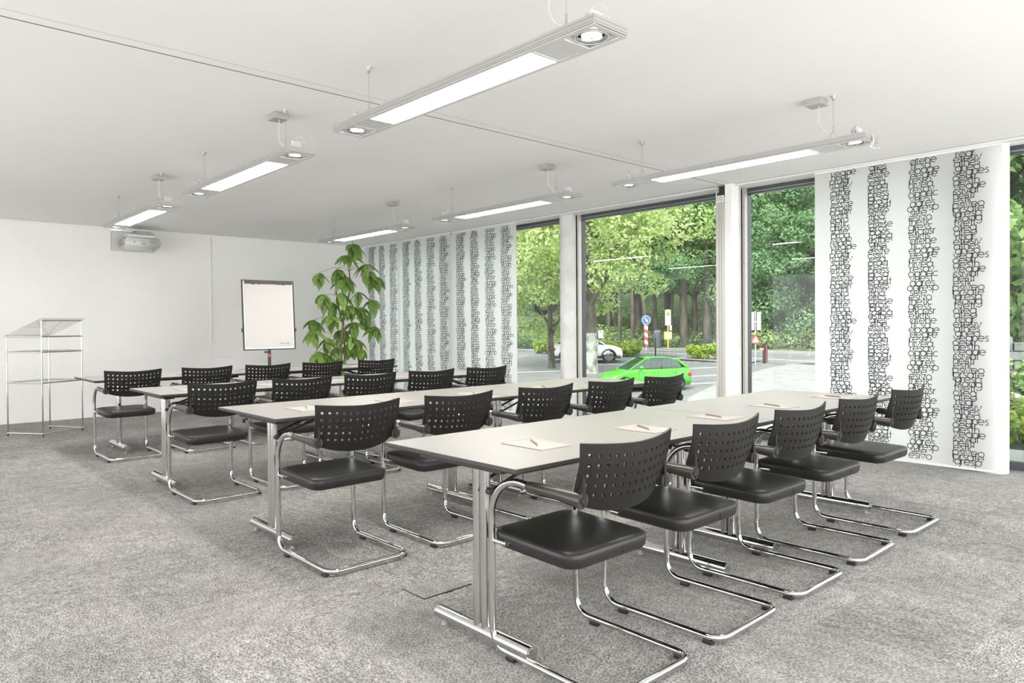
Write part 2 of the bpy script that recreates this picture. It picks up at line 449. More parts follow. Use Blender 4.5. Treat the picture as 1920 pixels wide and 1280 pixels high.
# movable-partition jamb at the end of the ceiling track
s = MB()
s.box(6.735, 6.83, 4.045, 4.155, 0, 2.58, 'beige_metal', .002)
s.box(6.735, 6.745, 4.145, 4.157, 2.58, CZ, 'beige_metal'); s.box(6.80, 6.83, 4.045, 4.155, 2.58, CZ, 'dark_gap')
s.box(6.728, 6.735, 4.085, 4.092, 0, 2.56, 'grey_line'); s.box(6.728, 6.735, 4.115, 4.122, 0, 2.56, 'grey_line')
s.box(6.724, 6.735, 4.055, 4.145, 2.53, 2.60, 'white_metal')
for y, z in ((4.07, 2.575), (4.09, 2.58), (4.11, 2.578), (4.13, 2.575), (4.10, 2.555), (4.08, 2.55), (4.125, 2.552)): s.box(6.721, 6.7245, y - .003, y + .003, z - .006, z + .006, 'dark_gap')
struct(s.build('trim_3'))
s = MB(); s.box(6.725, 6.87, 3.965, 4.043, 0, CZ, 'white_paint', .003); struct(s.build('trim_4'))
# curtain track
s = MB(); s.box(6.815, 6.885, -.6, 3.96, CZ - .014, CZ - .0005, 'white_metal'); s.box(6.815, 6.885, 4.17, 11.45, CZ - .014, CZ - .0005, 'white_metal')
struct(s.build('trim_5'))
for y0, y1 in ((3.2, 3.5), (6.7, 7.0)):
    pass

# ================================================================== CURTAIN PANELS
def ell(cx, cy, rx, ry, a0, a1, n=12):
    return [(cx + rx * math.cos(math.radians(a0 + (a1 - a0) * i / n)), cy + ry * math.sin(math.radians(a0 + (a1 - a0) * i / n))) for i in range(n + 1)]
O = lambda x=.5: ell(x, .5, .47, .47, 0, 360, 14)
GL = {
 'o': (1.0, [O()]),
 'e': (1.0, [[(.03, .5), (.95, .5)] + ell(.5, .5, .47, .47, 0, 315, 12)]),
 'c': (.85, [ell(.5, .5, .47, .47, 50, 310, 10)]),
 'a': (1.0, [O(), [(.97, 1.0), (.97, 0)]]),
 'g': (1.0, [O(), [(.97, 1.0), (.97, -.15)] + ell(.5, -.1, .47, .4, 0, -150, 6)]),
 'p': (1.0, [O(), [(.03, 1.0), (.03, -.55)]]),
 'q': (1.0, [O(), [(.97, 1.0), (.97, -.55)]]),
 'd': (1.0, [O(), [(.97, 1.55), (.97, 0)]]),
 'b': (1.0, [O(), [(.03, 1.55), (.03, 0)]]),
 'r': (.45, [[(.05, 1.0), (.05, 0)], [(.05, .55), (.14, .85), (.42, 1.0)]]),
 'n': (.8, [[(.05, 1.0), (.05, 0)], [(.05, .5)] + ell(.4, .63, .35, .35, 180, 0, 6) + [(.75, 0)]]),
 'h': (.8, [[(.05, 1.55), (.05, 0)], [(.05, .5)] + ell(.4, .63, .35, .35, 180, 0, 6) + [(.75, 0)]]),
 'i': (.2, [[(.1, 1.0), (.1, 0)], [(.1, 1.30), (.1, 1.42)]]),
 'l': (.2, [[(.1, 1.55), (.1, 0)]]),
 't': (.5, [[(.25, 1.45), (.25, 0)], [(.02, 1.0), (.48, 1.0)]]),
 'f': (.5, [[(.5, 1.55), (.3, 1.5), (.2, 1.3), (.2, 0)], [(.0, 1.0), (.42, 1.0)]]),
 's': (.62, [[(.55, .86), (.42, .97), (.24, .97), (.12, .84), (.14, .66), (.32, .54), (.5, .42), (.55, .22), (.44, .05), (.22, .02), (.06, .16)]]),
 'v': (.9, [[(.03, 1.0), (.45, 0), (.87, 1.0)]]),
 'u': (.8, [[(.05, 1.0), (.05, .4)] + ell(.4, .37, .35, .35, 180, 360, 6) + [(.75, 1.0)]]),
 'j': (.3, [[(.2, 1.0), (.2, -.4), (.05, -.55)]]),
}
def ribbon(pts, w):
    vs = []; n = len(pts)
    for i in range(n):
        a = pts[max(0, i - 1)]; b = pts[min(n - 1, i + 1)]
        dx, dy = b[0] - a[0], b[1] - a[1]; L_ = math.hypot(dx, dy) or 1
        nx, ny = -dy / L_ * w / 2, dx / L_ * w / 2
        vs += [(pts[i][0] + nx, pts[i][1] + ny), (pts[i][0] - nx, pts[i][1] - ny)]
    return vs, [(2 * i, 2 * i + 1, 2 * i + 3, 2 * i + 2) for i in range(n - 1)]
GM = {k: (w, [ribbon(p, .135) for p in ps]) for k, (w, ps) in GL.items()}
BANDS = [
 [('repro', .12), ('vegae', .15), ('hegf', .35), ('progr', 0), ('satev', .3), ('scae', .2), ('csthe', .1), ('ethef', .1), ('csae', .3), ('essve', .3), ('progs', .2), ('oasth', 0), ('esthi', .3), ('epro', .1), ('netic', .2), ('gress', .1), ('sate', .3), ('prog', .3), ('vego', .3)],
 [('esthe', .1), ('gres', .3), ('sthe', .5), ('essfe', .1), ('cssiv', 0), ('esig', .3), ('prog', .1), ('ires', .3), ('press', .1), ('gcsa', .2), ('prog', .1), ('egest', .1), ('erses', .1), ('ssive', 0), ('ifpo', .3), ('etics', .1), ('gsese', .2), ('ipros', .2), ('ages', .4), ('fpsoq', .2)],
 [('eficls', .1), ('afehe', .3), ('ficsa', .4), ('epage', .1), ('eegre', .3), ('resro', .2), ('hivea', .1), ('resav', .3), ('ogaec', 0), ('vhest', .2), ('agres', .3), ('ogresp', -.2), ('sive', .3), ('esivo', .1), ('thetic', 0), ('gress', 0), ('efcpsr', 0)],
 [('afeo', .2), ('rogr', .5), ('efesiv', .1), ('athes', .2), ('gheo', .4), ('vegnes', .1), ('oeurr', 0), ('aesth', .1), ('vegae', .1), ('ssivaf', .1), ('hesti', .1), ('estlc', .1), ('psiveo', 0), ('prsate', .1), ('gresp', .3), ('fsoag', .3), ('fveti', .2), ('ofeg', .1)],
]
def wave(t, y):
    return .0045 * math.sin(t * 7.1 + y * 1.3) + .003 * math.sin(t * 17.0 + y)
XH = .0455
def make_curtain(y_near, y_far, ztop, zbot, label, bands=4, zshift=0., phase=0.):
    # printed side faces the room (-X)
    X = 6.85
    root = empty('panel_curtain', (X, y_near, 0), label, 'curtain', 'hanging panel curtains along the window wall')
    Wd = y_far - y_near
    c = MB(); ny, nz = 40, 6; vs = []
    for j in range(nz + 1):
        for i in range(ny + 1):
            y = Wd * i / ny; z = zbot + (ztop - zbot) * j / nz
            vs.append((wave(y + phase, 0) * (1.15 - j / nz), y, z))
    fs = [(j * (ny + 1) + i, j * (ny + 1) + i + 1, (j + 1) * (ny + 1) + i + 1, (j + 1) * (ny + 1) + i) for j in range(nz) for i in range(ny)]
    c.add(vs, fs, 'cloth', True)
    c.build_raw('cloth', root)
    p = MB()
    pv = []; pf = []
    def xoff(y, z): return wave(y + phase, 0) * (1.15 - (z - zbot) / (ztop - zbot)) - .0022
    for b in range(bands):
        # band centres measured from the far edge (band 0 furthest)
        yc = Wd - .26 - b * .345 if bands == 4 else Wd - .26 - b * .345
        words = BANDS[b]; per = .692; pitch = per / len(words)
        z = ztop - .02 - zshift; k = 0
        while z > zbot + .03:
            w, off = words[k % len(words)]
            x = -.115 / XH + off * 1.0
            for ch in w:
                gw, parts = GM[ch]
                if z + 1.5 * XH < ztop + .03:
                    for vv, ff in parts:
                        o = len(pv); ok = True
                        tmp = []
                        for (a, bb) in vv:
                            yy = yc - (x + a) * XH; zz = z + bb * XH
                            zz = min(max(zz, zbot + .004), ztop - .003)
                            tmp.append((xoff(yy, zz), yy, zz))
                        pv.extend(tmp); pf.extend([tuple(i + o for i in f) for f in ff])
                x += gw + .07
            z -= pitch; k += 1
    p.add(pv, pf, 'print_ink')
    p.build_raw('printed_lettering', root)
    hb = MB(); hb.box(-.008, .006, .0, Wd, zbot - .004, zbot + .012, 'white_metal', .002); hb.build('hem_bar', root)
    tb = MB(); tb.box(-.006, .010, 0, Wd, ztop - .004, ztop + .012, 'white_metal'); tb.build('top_rail', root)
    return root
make_curtain(1.612, 3.145, 2.685, .02, 'white panel curtain with black letter columns nearest the camera, behind the nearest chairs')
make_curtain(7.390, 8.90, 2.685, .02, 'white letter-printed panel curtain hanging directly beside the narrow left window')
make_curtain(8.86, 10.37, 2.685, .02, 'white letter-printed panel curtain in the middle of the far three, the brightest one', phase=2.)
make_curtain(10.33, 11.46, 2.685, .02, 'white letter-printed panel curtain in the far corner behind the plant', bands=3, phase=4.)

# ================================================================== CHAIRS
HW = .235
def make_chair():
    root = empty('cantilever_chair', (0, 0, 0))
    R = .0135; zb = .026
    f = MB(); pts = []
    def side(sx):
        q = [(sx * (HW - .06), 0, zb)] + arc((sx * (HW - .06), .06, zb), .06, -PI / 2, -PI / 2 + sx * PI / 2, 6, 'xy')[1:]
        q += [(sx * HW, .30, zb)]
        q += arc((sx * HW, .50, zb + .075), .075, -PI / 2, 0, 7, 'yz')
        q += [(sx * HW, .576, .30), (sx * HW, .577, .50)]
        q += arc((sx * HW, .577 - .155, .52), .155, 0, PI / 2 * 1.05, 9, 'yz')[0:]
        q += [(sx * HW, .36, .668)]
        return q
    L_ = side(-1); Rr = side(1)
    f.tube(L_[::-1] + Rr, R, 'chrome', 12)
    f.build('frame', root)
    st = MB()
    for sx in (-1, 1):
        st.cyl((sx * HW, .50 + .0, .432), (sx * .17, .49, .432), .011, 'chrome', 10); 
        st.cyl((sx * HW, .575, .432), (sx * HW, .49, .432), .0095, 'chrome', 8)
    st.cyl((-.19, .36, .412), (.19, .36, .412), .011, 'chrome', 10)
    st.build('seat_support', root)
    for sx in (-1, 1):
        a = MB()
        a.tube([(sx * HW, .375, .669), (sx * HW, .36, .669), (sx * HW, .22, .666), (sx * HW, .125, .662), (sx * HW, .108, .661)], [.016, .0195, .0215, .0275, .0275], 'arm_plastic', 16)
        a.cyl((sx * HW, .1082, .661), (sx * HW, .1055, .661), .0135, 'black_plastic', 14); a.cyl((sx * HW, .1056, .661), (sx * HW, .1045, .661), .005, 'arm_plastic', 8)
        a.build('armrest', root)
        b = MB()
        b.prism([(.105, .640), (.165, .640), (.16, .66), (.118, .80), (.108, .80)], 'x', sx * .222, sx * .235, 'black_plastic')
        b.build('back_bracket', root)
    # seat cushion
    def outline(w, y0, y1, r, n=6):
        P = []
        for cx, cy, a in ((w - r, y1 - r, 0), (-w + r, y1 - r, PI / 2), (-w + r, y0 + r, PI), (w - r, y0 + r, 3 * PI / 2)):
            for i in range(n + 1):
                t = a + PI / 2 * i / n; P.append((cx + r * math.cos(t), cy + r * math.sin(t)))
        return P
    lv = [(.200, .192, .572, .050, .398), (.216, .176, .588, .055, .402), (.224, .168, .596, .06, .414), (.2265, .1655, .5985, .062, .436), (.2255, .1665, .5975, .062, .452), (.220, .172, .592, .061, .459), (.205, .187, .577, .058, .463), (.15, .24, .52, .05, .466)]
    vs = []; n = 28
    for w, y0, y1, r, z in lv:
        for (x, y) in outline(w, y0, y1, r): vs.append((x, y, z + .012 * max(0, (y - .4)) / .2 - .004 * (1 if z > .45 else 0) * (x / .22) ** 2 * 0))
    fs = [tuple(range(n))[::-1], tuple(range((len(lv) - 1) * n, len(lv) * n))]
    for i in range(len(lv) - 1):
        for k in range(n):
            l = (k + 1) % n; fs.append((i * n + k, i * n + l, (i + 1) * n + l, (i + 1) * n + k))
    s = MB(); s.add(vs, fs, 'leather', True); seat = s.build('seat', root)
    sm = MB(); P = outline(.2235, .1685, .5955, .062); sm.tube([(x, y, .4555 + .012 * max(0, (y - .4)) / .2) for x, y in P], .0013, 'seam', 5, closed=True)
    sm.tube([(.05, .1655, .410), (.05, .1655, .44), (.05, .171, .456)], .0012, 'seam', 5)
    sm.build('piping', seat)
    u = MB(); u.box(-.17, .17, .22, .54, .392, .405, 'steel_black'); u.build('seat_plate', root)
    # perforated back shell
    xs = [-.252, -.240]
    nx = 13; hole = .0125; sp = .0365
    for i in range(nx):
        c = (i - (nx - 1) / 2) * sp
        if i == 0: xs += [c - hole / 2 - .0]
        else: xs += [c - hole / 2]
        xs += [c + hole / 2]
    xs += [.240, .252]
    tt = [0, .008, .028]   # distance down from the top edge
    for r in range(5):
        a = .034 + r * .0345; tt += [a, a + hole]
    tt = [0, .008] + tt[3:]
    def top(u): return .842 + .016 * abs(u) ** 1.6
    def bot(u): return .602 + .050 * abs(u) ** 2.4
    def width(u, s):   # s 0 top .. 1 bottom, sides come in toward the pivots
        return u * (1 - .06 * s)
    def yy(u, s): return .055 + .055 * s + .050 * u * u - .012 * math.sin(PI * s)
    extra = [.3, .65, .9, 1.0]
    cols_ = len(xs); rows_ = []
    V = []; 
    for j in range(len(tt) + len(extra)):
        for i, x in enumerate(xs):
            uu = x / .252; T_, B_ = top(uu), bot(uu)
            H_ = T_ - B_
            if j < len(tt): z = T_ - tt[j]
            else:
                zl = T_ - tt[-1]; z = zl + (B_ - zl) * extra[j - len(tt)]
            s_ = (T_ - z) / H_
            V.append((width(x, s_), yy(uu, s_), z))
    F = []
    nr = len(tt) + len(extra)
    for j in range(nr - 1):
        for i in range(cols_ - 1):
            isx = (2 <= i <= cols_ - 4) and (i % 2 == 0)
            isz = (2 <= j <= 10) and (j % 2 == 0)
            if j == 10 and (i <= 2 or i >= cols_ - 4): isz = False
            if isx and isz: continue
            F.append((j * cols_ + i, (j + 1) * cols_ + i, (j + 1) * cols_ + i + 1, j * cols_ + i + 1))
    bm = bmesh.new(); bv = [bm.verts.new(v) for v in V]
    for q in F: bm.faces.new([bv[k] for k in q])
    bmesh.ops.delete(bm, geom=[v for v in bm.verts if not v.link_faces], context='VERTS')
    bmesh.ops.recalc_face_normals(bm, faces=bm.faces[:])
    bmesh.ops.solidify(bm, geom=bm.faces[:], thickness=.009)
    me = bpy.data.meshes.new('backrest'); bm.to_mesh(me); bm.free()
    me.materials.append(MATS['black_plastic'])
    for p in me.polygons: p.use_smooth = False
    link('backrest', me, root)
    # rear rim following the lower edge
    rm = MB(); pts = []
    for i in range(-10, 11):
        uu = i / 10; pts.append((width(uu * .248, 1), yy(uu, 1) - .001, bot(uu) + .004))
    rm.tube(pts, .006, 'black_plastic', 6); rm.build('back_rim', root)
    for sx in (-1, 1):
        for y in (.05, .47):
            g_ = MB(); g_.box(sx * HW - .012, sx * HW + .012, y - .022, y + .022, 0, .016, 'steel_black', .003); g_.build('glide', root)
    return root
chair0 = make_chair()
ROWS = {1: (1.50, [2.02, 2.68, 3.34, 4.015, 4.74]), 2: (3.24, [1.955, 2.63, 3.36, 4.03, 4.67]), 3: (5.22, [1.985, 2.61, 3.23, 3.87, 4.53]), 4: (7.44, [1.96, 2.655, 3.30, 3.95, 4.66])}
ROWN = {1: 'nearest', 2: 'second', 3: 'third', 4: 'farthest'}
POSN = ['leftmost', 'second from the left', 'middle', 'second from the right', 'rightmost']
CH_X = {1: 'at the open left end', 2: 'one in from the left end', 3: 'halfway along', 4: 'one in from the window end', 5: 'at the window end'}
first = True
for r, (y, xs_) in ROWS.items():
    for k, x in enumerate(xs_):
        lab = 'black perforated-back cantilever chair, %s in the %s row' % (POSN[k], ROWN[r])
        rz = random.uniform(-.012, .012) if not (r == 1 and k == 0) else 0
        if first:
            chair0.location = (x, y, 0); c = chair0; tag(c, lab, 'chair', 'black cantilever conference chairs'); first = False
        else: c = copy_tree(chair0, (x, y, 0), rz, lab)

# ================================================================== TABLES
def make_table(x0, x1, y0, y1, legs, label, foot_c):
    TZ = .745
    root = empty('folding_table', (x0, y0, 0), label, 'table', 'grey-topped folding conference tables')
    Lx, Ly = x1 - x0, y1 - y0
    t = MB(); t.box(.002, Lx - .002, .002, Ly - .002, TZ - .006, TZ, 'table_white'); t.build('table_top', root)
    e = MB(); e_ = .016
    v = [(0, 0, TZ - .001), (Lx, 0, TZ - .001), (Lx, Ly, TZ - .001), (0, Ly, TZ - .001), (0, 0, TZ - .014), (Lx, 0, TZ - .014), (Lx, Ly, TZ - .014), (0, Ly, TZ - .014), (e_, e_, TZ - .024), (Lx - e_, e_, TZ - .024), (Lx - e_, Ly - e_, TZ - .024), (e_, Ly - e_, TZ - .024)]
    e.add(v, [(8, 11, 10, 9)] + [(i, (i + 1) % 4, 4 + (i + 1) % 4, 4 + i) for i in range(4)] + [(4 + i, 4 + (i + 1) % 4, 8 + (i + 1) % 4, 8 + i) for i in range(4)] + [(0, 3, 2, 1)], 'table_edge'); e.build('edge_band', root)
    ra = MB()
    for lx in legs:
        ra.box(lx - x0 - .03, lx - x0 + .05, .16, Ly - .16, TZ - .052, TZ - .0245, 'steel_black', .003)
    ra.box(legs[0] - x0 + .03, legs[1] - x0 - .03, Ly / 2 - .20, Ly / 2 - .17, TZ - .05, TZ - .0245, 'steel_black'); ra.box(legs[0] - x0 + .03, legs[1] - x0 - .03, Ly / 2 + .17, Ly / 2 + .20, TZ - .05, TZ - .0245, 'steel_black')
    ra.build('underframe', root)
    for n_, lx in enumerate(legs):
        fy = foot_c - y0; X_ = lx - x0; sg = 1 if n_ == 0 else -1
        g_ = MB(); g_.cyl((X_, fy - .28, .052), (X_, fy + .28, .052), .029, 'chrome', 20)
        for yy_ in (-.25, .25): g_.lathe([(0, 0), (.015, 0), (.016, .007), (.009, .011), (.009, .027)], (X_, fy + yy_, 0), 'lamp_dark', 12)
        for a_, yy_ in ((-1, -.281), (1, .281)): g_.cyl((X_, fy + yy_, .052), (X_, fy + yy_ - a_ * .006, .052), .022, 'chrome', 16)
        g_.build('foot', root)
        p_ = MB(); p_.cyl((X_, fy - .022, .06), (X_, fy - .022, TZ - .045), .0205, 'chrome', 20); p_.cyl((X_, fy + .022, .06), (X_, fy + .022, TZ - .045), .0205, 'chrome', 20); p_.build('leg', root)
        b_ = MB(); b_.tube([(X_ + sg * .01, fy - .05, TZ - .135), (X_ + sg * .26, fy - .05, TZ - .05)], .0075, 'steel_black', 8); b_.tube([(X_ + sg * .01, fy + .05, TZ - .135), (X_ + sg * .26, fy + .05, TZ - .05)], .0075, 'steel_black', 8)
        b_.cyl((X_, fy - .065, TZ - .135), (X_, fy + .065, TZ - .135), .013, 'steel_black', 12); b_.build('brace', root)
    return root
TY = {1: (1.845, 2.69, 2.155), 2: (3.80, 4.65, 4.07), 3: (5.82, 6.67, 6.07), 4: (7.90, 8.75, 8.17)}
JX = {1: 3.535, 2: 3.47, 3: 3.47, 4: 3.47}
for r, (a, b, fc) in TY.items():
    x0 = 1.70
    make_table(x0, JX[r] - .002, a, b, (1.80 if r < 4 else 1.98, 3.13), 'grey-topped folding table with dark edge and chrome legs, left one of the %s row' % ROWN[r], fc)
    make_table(JX[r] + .002, 5.19, a, b, (JX[r] + .07 if r == 1 else 3.56, 4.87), 'grey-topped folding table with dark edge, window-side one of the %s row' % ROWN[r], fc)

# note pads and pencils
PADS = {1: [(2.115, 2.17), (2.80, 2.12), (3.42, 2.12), (4.12, 2.15), (4.88, 2.11)], 2: [(2.05, 4.13), (2.69, 4.12), (3.36, 4.09), (4.10, 4.10), (4.78, 4.08)],
        3: [(2.02, 6.13), (2.66, 6.10), (3.30, 6.12), (3.98, 6.10), (4.62, 6.10)], 4: [(2.02, 8.2), (2.68, 8.2), (3.32, 8.2), (4.0, 8.2), (4.7, 8.2)]}
def make_pad():
    root = empty('note_pad', (0, 0, 0))
    p = MB(); p.box(-.086, .086, -.122, .122, .001, .0045, 'paper'); p.build('sheets', root)
    b = MB(); b.box(-.087, .087, -.123, .123, 0, .0012, 'paper_edge'); b.box(-.087, .087, .1222, .1235, 0, .005, 'paper_edge'); b.box(-.0872, -.0862, -.123, .123, 0, .0036, 'paper_edge'); b.build('backing_card', root)
    l_ = MB(); l_.box(-.074, -.066, .098, .106, .0045, .0048, 'graphite'); l_.box(-.062, -.02, .1015, .1025, .0045, .0047, 'paper_edge'); l_.build('header_mark', root)
    return root
def make_pencil():
    root = empty('pencil', (0, 0, 0))
    b = MB(); b.tube([(-.075, 0, .0042), (.058, 0, .0042)], .0042, 'pencil_wood', 6); b.build('barrel', root)
    t_ = MB(); t_.tube([(.058, 0, .0042), (.076, 0, .0038)], [.0042, .0012], 'pencil_tip', 6); t_.tube([(.076, 0, .0038), (.081, 0, .0036)], [.0012, .0003], 'graphite', 6); t_.build('tip', root)
    e_ = MB(); e_.tube([(-.088, 0, .0042), (-.075, 0, .0042)], .0043, 'pencil_tip', 8); e_.build('eraser', root)
    return root
pad0 = pen0 = None
for r, lst in PADS.items():
    for k, (x, y) in enumerate(lst):
        la = 'white note pad on the %s table row, before the %s chair' % (ROWN[r], POSN[k])
        lb = 'brown pencil on the pad of the %s chair, %s row' % (POSN[k], ROWN[r])
        rz = random.uniform(-.06, .06); pz = .745
        ang = PI / 2 + PI + random.uniform(-.12, .12) - .45 + PI
        if pad0 is None:
            pad0 = make_pad(); pad0.location = (x, y, pz); tag(pad0, la, 'note pad', 'note pads laid out on the tables')
            pen0 = make_pencil(); pen0.location = (x + .01, y + .02, pz + .0046); pen0.rotation_euler = (0, 0, ang); tag(pen0, lb, 'pencil', 'pencils laid on the note pads')
        else:
            copy_tree(pad0, (x, y, pz), rz, la); copy_tree(pen0, (x + .01, y + .02, pz + .0046), ang, lb)

# ================================================================== LAMPS
LZ = 2.377
def make_lamp():
    root = empty('pendant_light', (0, 0, 0))   # origin: centre x, near end y=0, z=bottom
    Ln = 1.99; w = .1; Hh = .040
    h_ = MB()
    h_.box(-w, -w + .012, 0, Ln, 0, Hh, 'lamp_alu', .001); h_.box(w - .012, w, 0, Ln, 0, Hh, 'lamp_alu', .001)
    h_.box(-w + .012, w - .012, 0, .012, 0, Hh, 'lamp_alu'); h_.box(-w + .012, w - .012, Ln - .012, Ln, 0, Hh, 'lamp_alu')
    for z in (.012, .026):
        for sx in (-1, 1): h_.box(min(sx * w, sx * (w + .0012)), max(sx * w, sx * (w + .0012)), 0, Ln, z, z + .0022, 'lamp_dark')
        h_.box(-w, w, -.0012, 0, z, z + .0022, 'lamp_dark')
    h_.box(-w + .012, w - .012, .205, Ln - .205, Hh - .006, Hh, 'lamp_alu_light')
    h_.build('housing', root)
    fr = MB(); z0, z1 = -.002, .004
    fr.box(-w, -.076, 0, Ln, z0, z1, 'lamp_alu_light'); fr.box(.076, w, 0, Ln, z0, z1, 'lamp_alu_light')
    for a_, b_ in ((0, .022), (.178, .205), (.352, .365), (1.615, 1.63), (1.785, 1.812), (Ln - .022, Ln)): fr.box(-.076, .076, a_, b_, z0, z1, 'lamp_alu_light')
    for a_, b_ in ((.022, .178), (1.812, Ln - .022)):
        fr.box(-.076, -.072, a_, b_, z1, Hh, 'lamp_dark'); fr.box(.072, .076, a_, b_, z1, Hh, 'lamp_dark')
        fr.box(-.076, .076, a_, a_ + .003, z1, Hh, 'lamp_dark'); fr.box(-.076, .076, b_ - .003, b_, z1, Hh, 'lamp_dark')
    fr.build('lower_frame', root)
    d_ = MB(); d_.box(-.076, .076, .365, 1.615, .001, .006, 'lamp_panel'); d_.build('diffuser', root)
    for a_, b_ in ((.207, .350), (1.632, 1.783)):
        c_ = MB(); c_.box(-.074, .074, a_, b_, .0, .005, 'lamp_alu_light'); c_.build('cover_plate', root)
    for yc in (.10, 1.89):
        sp_ = MB()
        sp_.lathe([(.070, .004), (.070, .0), (.066, -.001), (.064, .004), (.066, .010), (.070, .004)], (0, yc, 0), 'lamp_alu_light', 28)
        sp_.lathe([(.060, .003), (.0585, .0), (.056, .002), (.038, .018), (.060, .012), (.060, .003)], (0, yc, 0), 'chrome', 28)
        sp_.lathe([(.058, .02), (.045, .03), (.022, .04), (.020, .075), (.023, .075), (.023, .083), (.020, .083), (.020, .088), (.023, .088), (.023, .098), (.0, .10)], (0, yc, 0), 'lamp_alu_light', 20)
        sp_.prism([(yc - .03, .03), (yc - .045, .03), (yc - .030, .095), (yc - .012, .095)], 'x', -.03, .03, 'lamp_alu_light')
        so = sp_.build('spotlight', root)
        le = MB(); le.lathe([(.0, .014), (.032, .0145), (.032, .018), (.0, .018)], (0, yc, 0), 'lamp_spot', 24); le.build('lens', so)
        kb = MB(); kb.tube(smooth_path([(0, yc, .10), (0, yc + .0, .112), (.012, yc + (.02 if yc > 1 else -.02), .128), (.035, yc + (.035 if yc > 1 else -.035), .125), (.055, yc + (.045 if yc > 1 else -.045), .09), (.058, yc + (.045 if yc > 1 else -.045), .04)], 4), .0011, 'cable_cream', 6); kb.cyl((0, yc, .098), (0, yc, .106), .005, 'cable_dark', 8); kb.build('lead', so)
    CH = CZ - LZ
    for yw, sgn in ((.235, 1), (1.755, -1)):
        wr = MB(); wr.cyl((0, yw, .13), (0, yw, CH - .012), .0011, 'lamp_dark', 6)
        wr.cyl((0, yw, .105), (0, yw, .14), .0045, 'lamp_alu', 8)
        wr.tube([(0, yw, .108), (0, yw - .045, Hh)], .001, 'lamp_dark', 6); wr.tube([(0, yw, .108), (0, yw + .045, Hh)], .001, 'lamp_dark', 6)
        wr.lathe([(.0, -.030), (.008, -.030), (.010, -.018), (.016, -.010), (.018, 0)], (0, yw, CH), 'lamp_alu', 14)
        wr.build('suspension_wire', root)
    bx = MB(); bx.box(-.05, .05, .29, .40, CH - .045, CH, 'lamp_alu', .003); bx.build('canopy', root)
    cb = MB(); cb.tube(smooth_path([(0, .33, CH - .045), (0, .33, CH - .10), (-.006, .325, CH - .16), (-.008, .29, CH - .215), (0, .27, .10), (0, .30, .065), (0, .36, .05), (0, .39, Hh)]), .0032, 'cable_cream', 8); cb.build('cable', root)
    return root
lamp0 = make_lamp()
LL = [(2.15, 1.775, 'long white pendant light closest to the camera, top centre of the picture'), (2.15, 4.36, 'long pendant light in the left row, between the closest one and the projector one'), (2.15, 6.99, 'long pendant light hanging in front of the projector at the back wall'),
      (4.655, 1.78, 'long pendant light on the right, nearest the large letter curtain'), (4.665, 4.27, 'long pendant light in the right row, ahead of the middle window'), (4.67, 6.82, 'long pendant light in the right row hanging above the potted plant')]
for i, (x, y, lab) in enumerate(LL):
    if i == 0: lamp0.location = (x, y, LZ); tag(lamp0, lab, 'ceiling light', 'suspended office lights')
    else: c = copy_tree(lamp0, (x, y, LZ), 0, lab)
# loose retaining clips hanging from two of the lamps
cl = MB(); cl.tube([(4.655, 1.80, LZ + .03), (4.655, 1.772, LZ + .028), (4.655, 1.770, LZ - .01), (4.655, 1.785, LZ - .035), (4.655, 1.76, LZ - .055), (4.655, 1.735, LZ - .055)], .006, 'lamp_alu_light', 6)
tag(cl.build('retaining_clip'), 'loose white curled clip dangling from the near end of the right pendant light', 'clip')
cl = MB(); cl.tube([(2.15 + .06 * math.cos(a / 16 * 2 * PI), 8.86 + .06 * math.sin(a / 16 * 2 * PI), LZ - .022) for a in range(16)], .0045, 'lamp_alu_light', 6, closed=True)
cl.tube([(2.09, 8.86, LZ - .02), (2.085, 8.86, LZ + .005)], .002, 'lamp_alu_light', 5); cl.tube([(2.21, 8.86, LZ - .02), (2.215, 8.86, LZ + .005)], .002, 'lamp_alu_light', 5)
tag(cl.build('spotlight_ring'), 'loose white ring hanging under the far end of the pendant light above the projector', 'ring')

# ================================================================== PROJECTOR
pj = empty('projector', (3.0, BY, 2.45), 'white ultra-short-throw projector on a wall arm high on the back wall', 'projector')
p = MB(); p.box(-.285, .295, -.012, 0, -.075, .205, 'plate_grey', .02); p.build('wall_plate', pj)
p = MB(); p.box(-.05, .14, -.42, -.012, .135, .185, 'projector_grey', .006); p.box(-.17, .19, -.44, -.10, .09, .135, 'projector_white', .012); p.box(-.03, .06, -.30, -.15, .12, .20, 'steel_black'); p.box(-.02, .12, -.47, -.42, .13, .17, 'projector_grey'); p.build('mount_arm', pj)
bm = bmesh.new(); bmesh.ops.create_cube(bm, size=1)
for q in bm.verts:
    top_ = q.co.z > 0; q.co = (q.co.x * (.50 if top_ else .43) + .03, -.29 + q.co.y * (.34 if top_ else .28), .0 + (.085 if top_ else -.07))
bmesh.ops.bevel(bm, geom=bm.edges[:], offset=.03, segments=3, affect='EDGES')
p = MB(); p.bm(bm, 'projector_white', True); po = p.build('body', pj)
p = MB(); p.box(-.235, -.20, -.40, -.20, -.02, .10, 'projector_grey', .008); p.box(-.245, -.232, -.36, -.26, -.03, .06, 'lamp_dark', .004); p.build('side_vent', pj)
p = MB(); p.box(.12, .19, -.4645, -.459, .015, .055, 'projector_grey'); p.box(.0, .045, -.4645, -.459, -.005, .012, 'projector_grey'); p.box(-.10, -.085, -.4645, -.459, .01, .035, 'projector_grey'); p.build('front_grille', pj)
p = MB(); p.tube([(.17, -.30, .12), (.23, -.30, .10), (.29, -.30, .04), (.30, -.30, .02), (.26, -.30, .005), (.20, -.30, .01)], .006, 'cable_dark', 8); p.tube([(.17, -.27, .12), (.25, -.27, .085), (.295, -.27, .03), (.24, -.27, .0)], .005, 'cable_dark', 8); p.build('cable', pj)
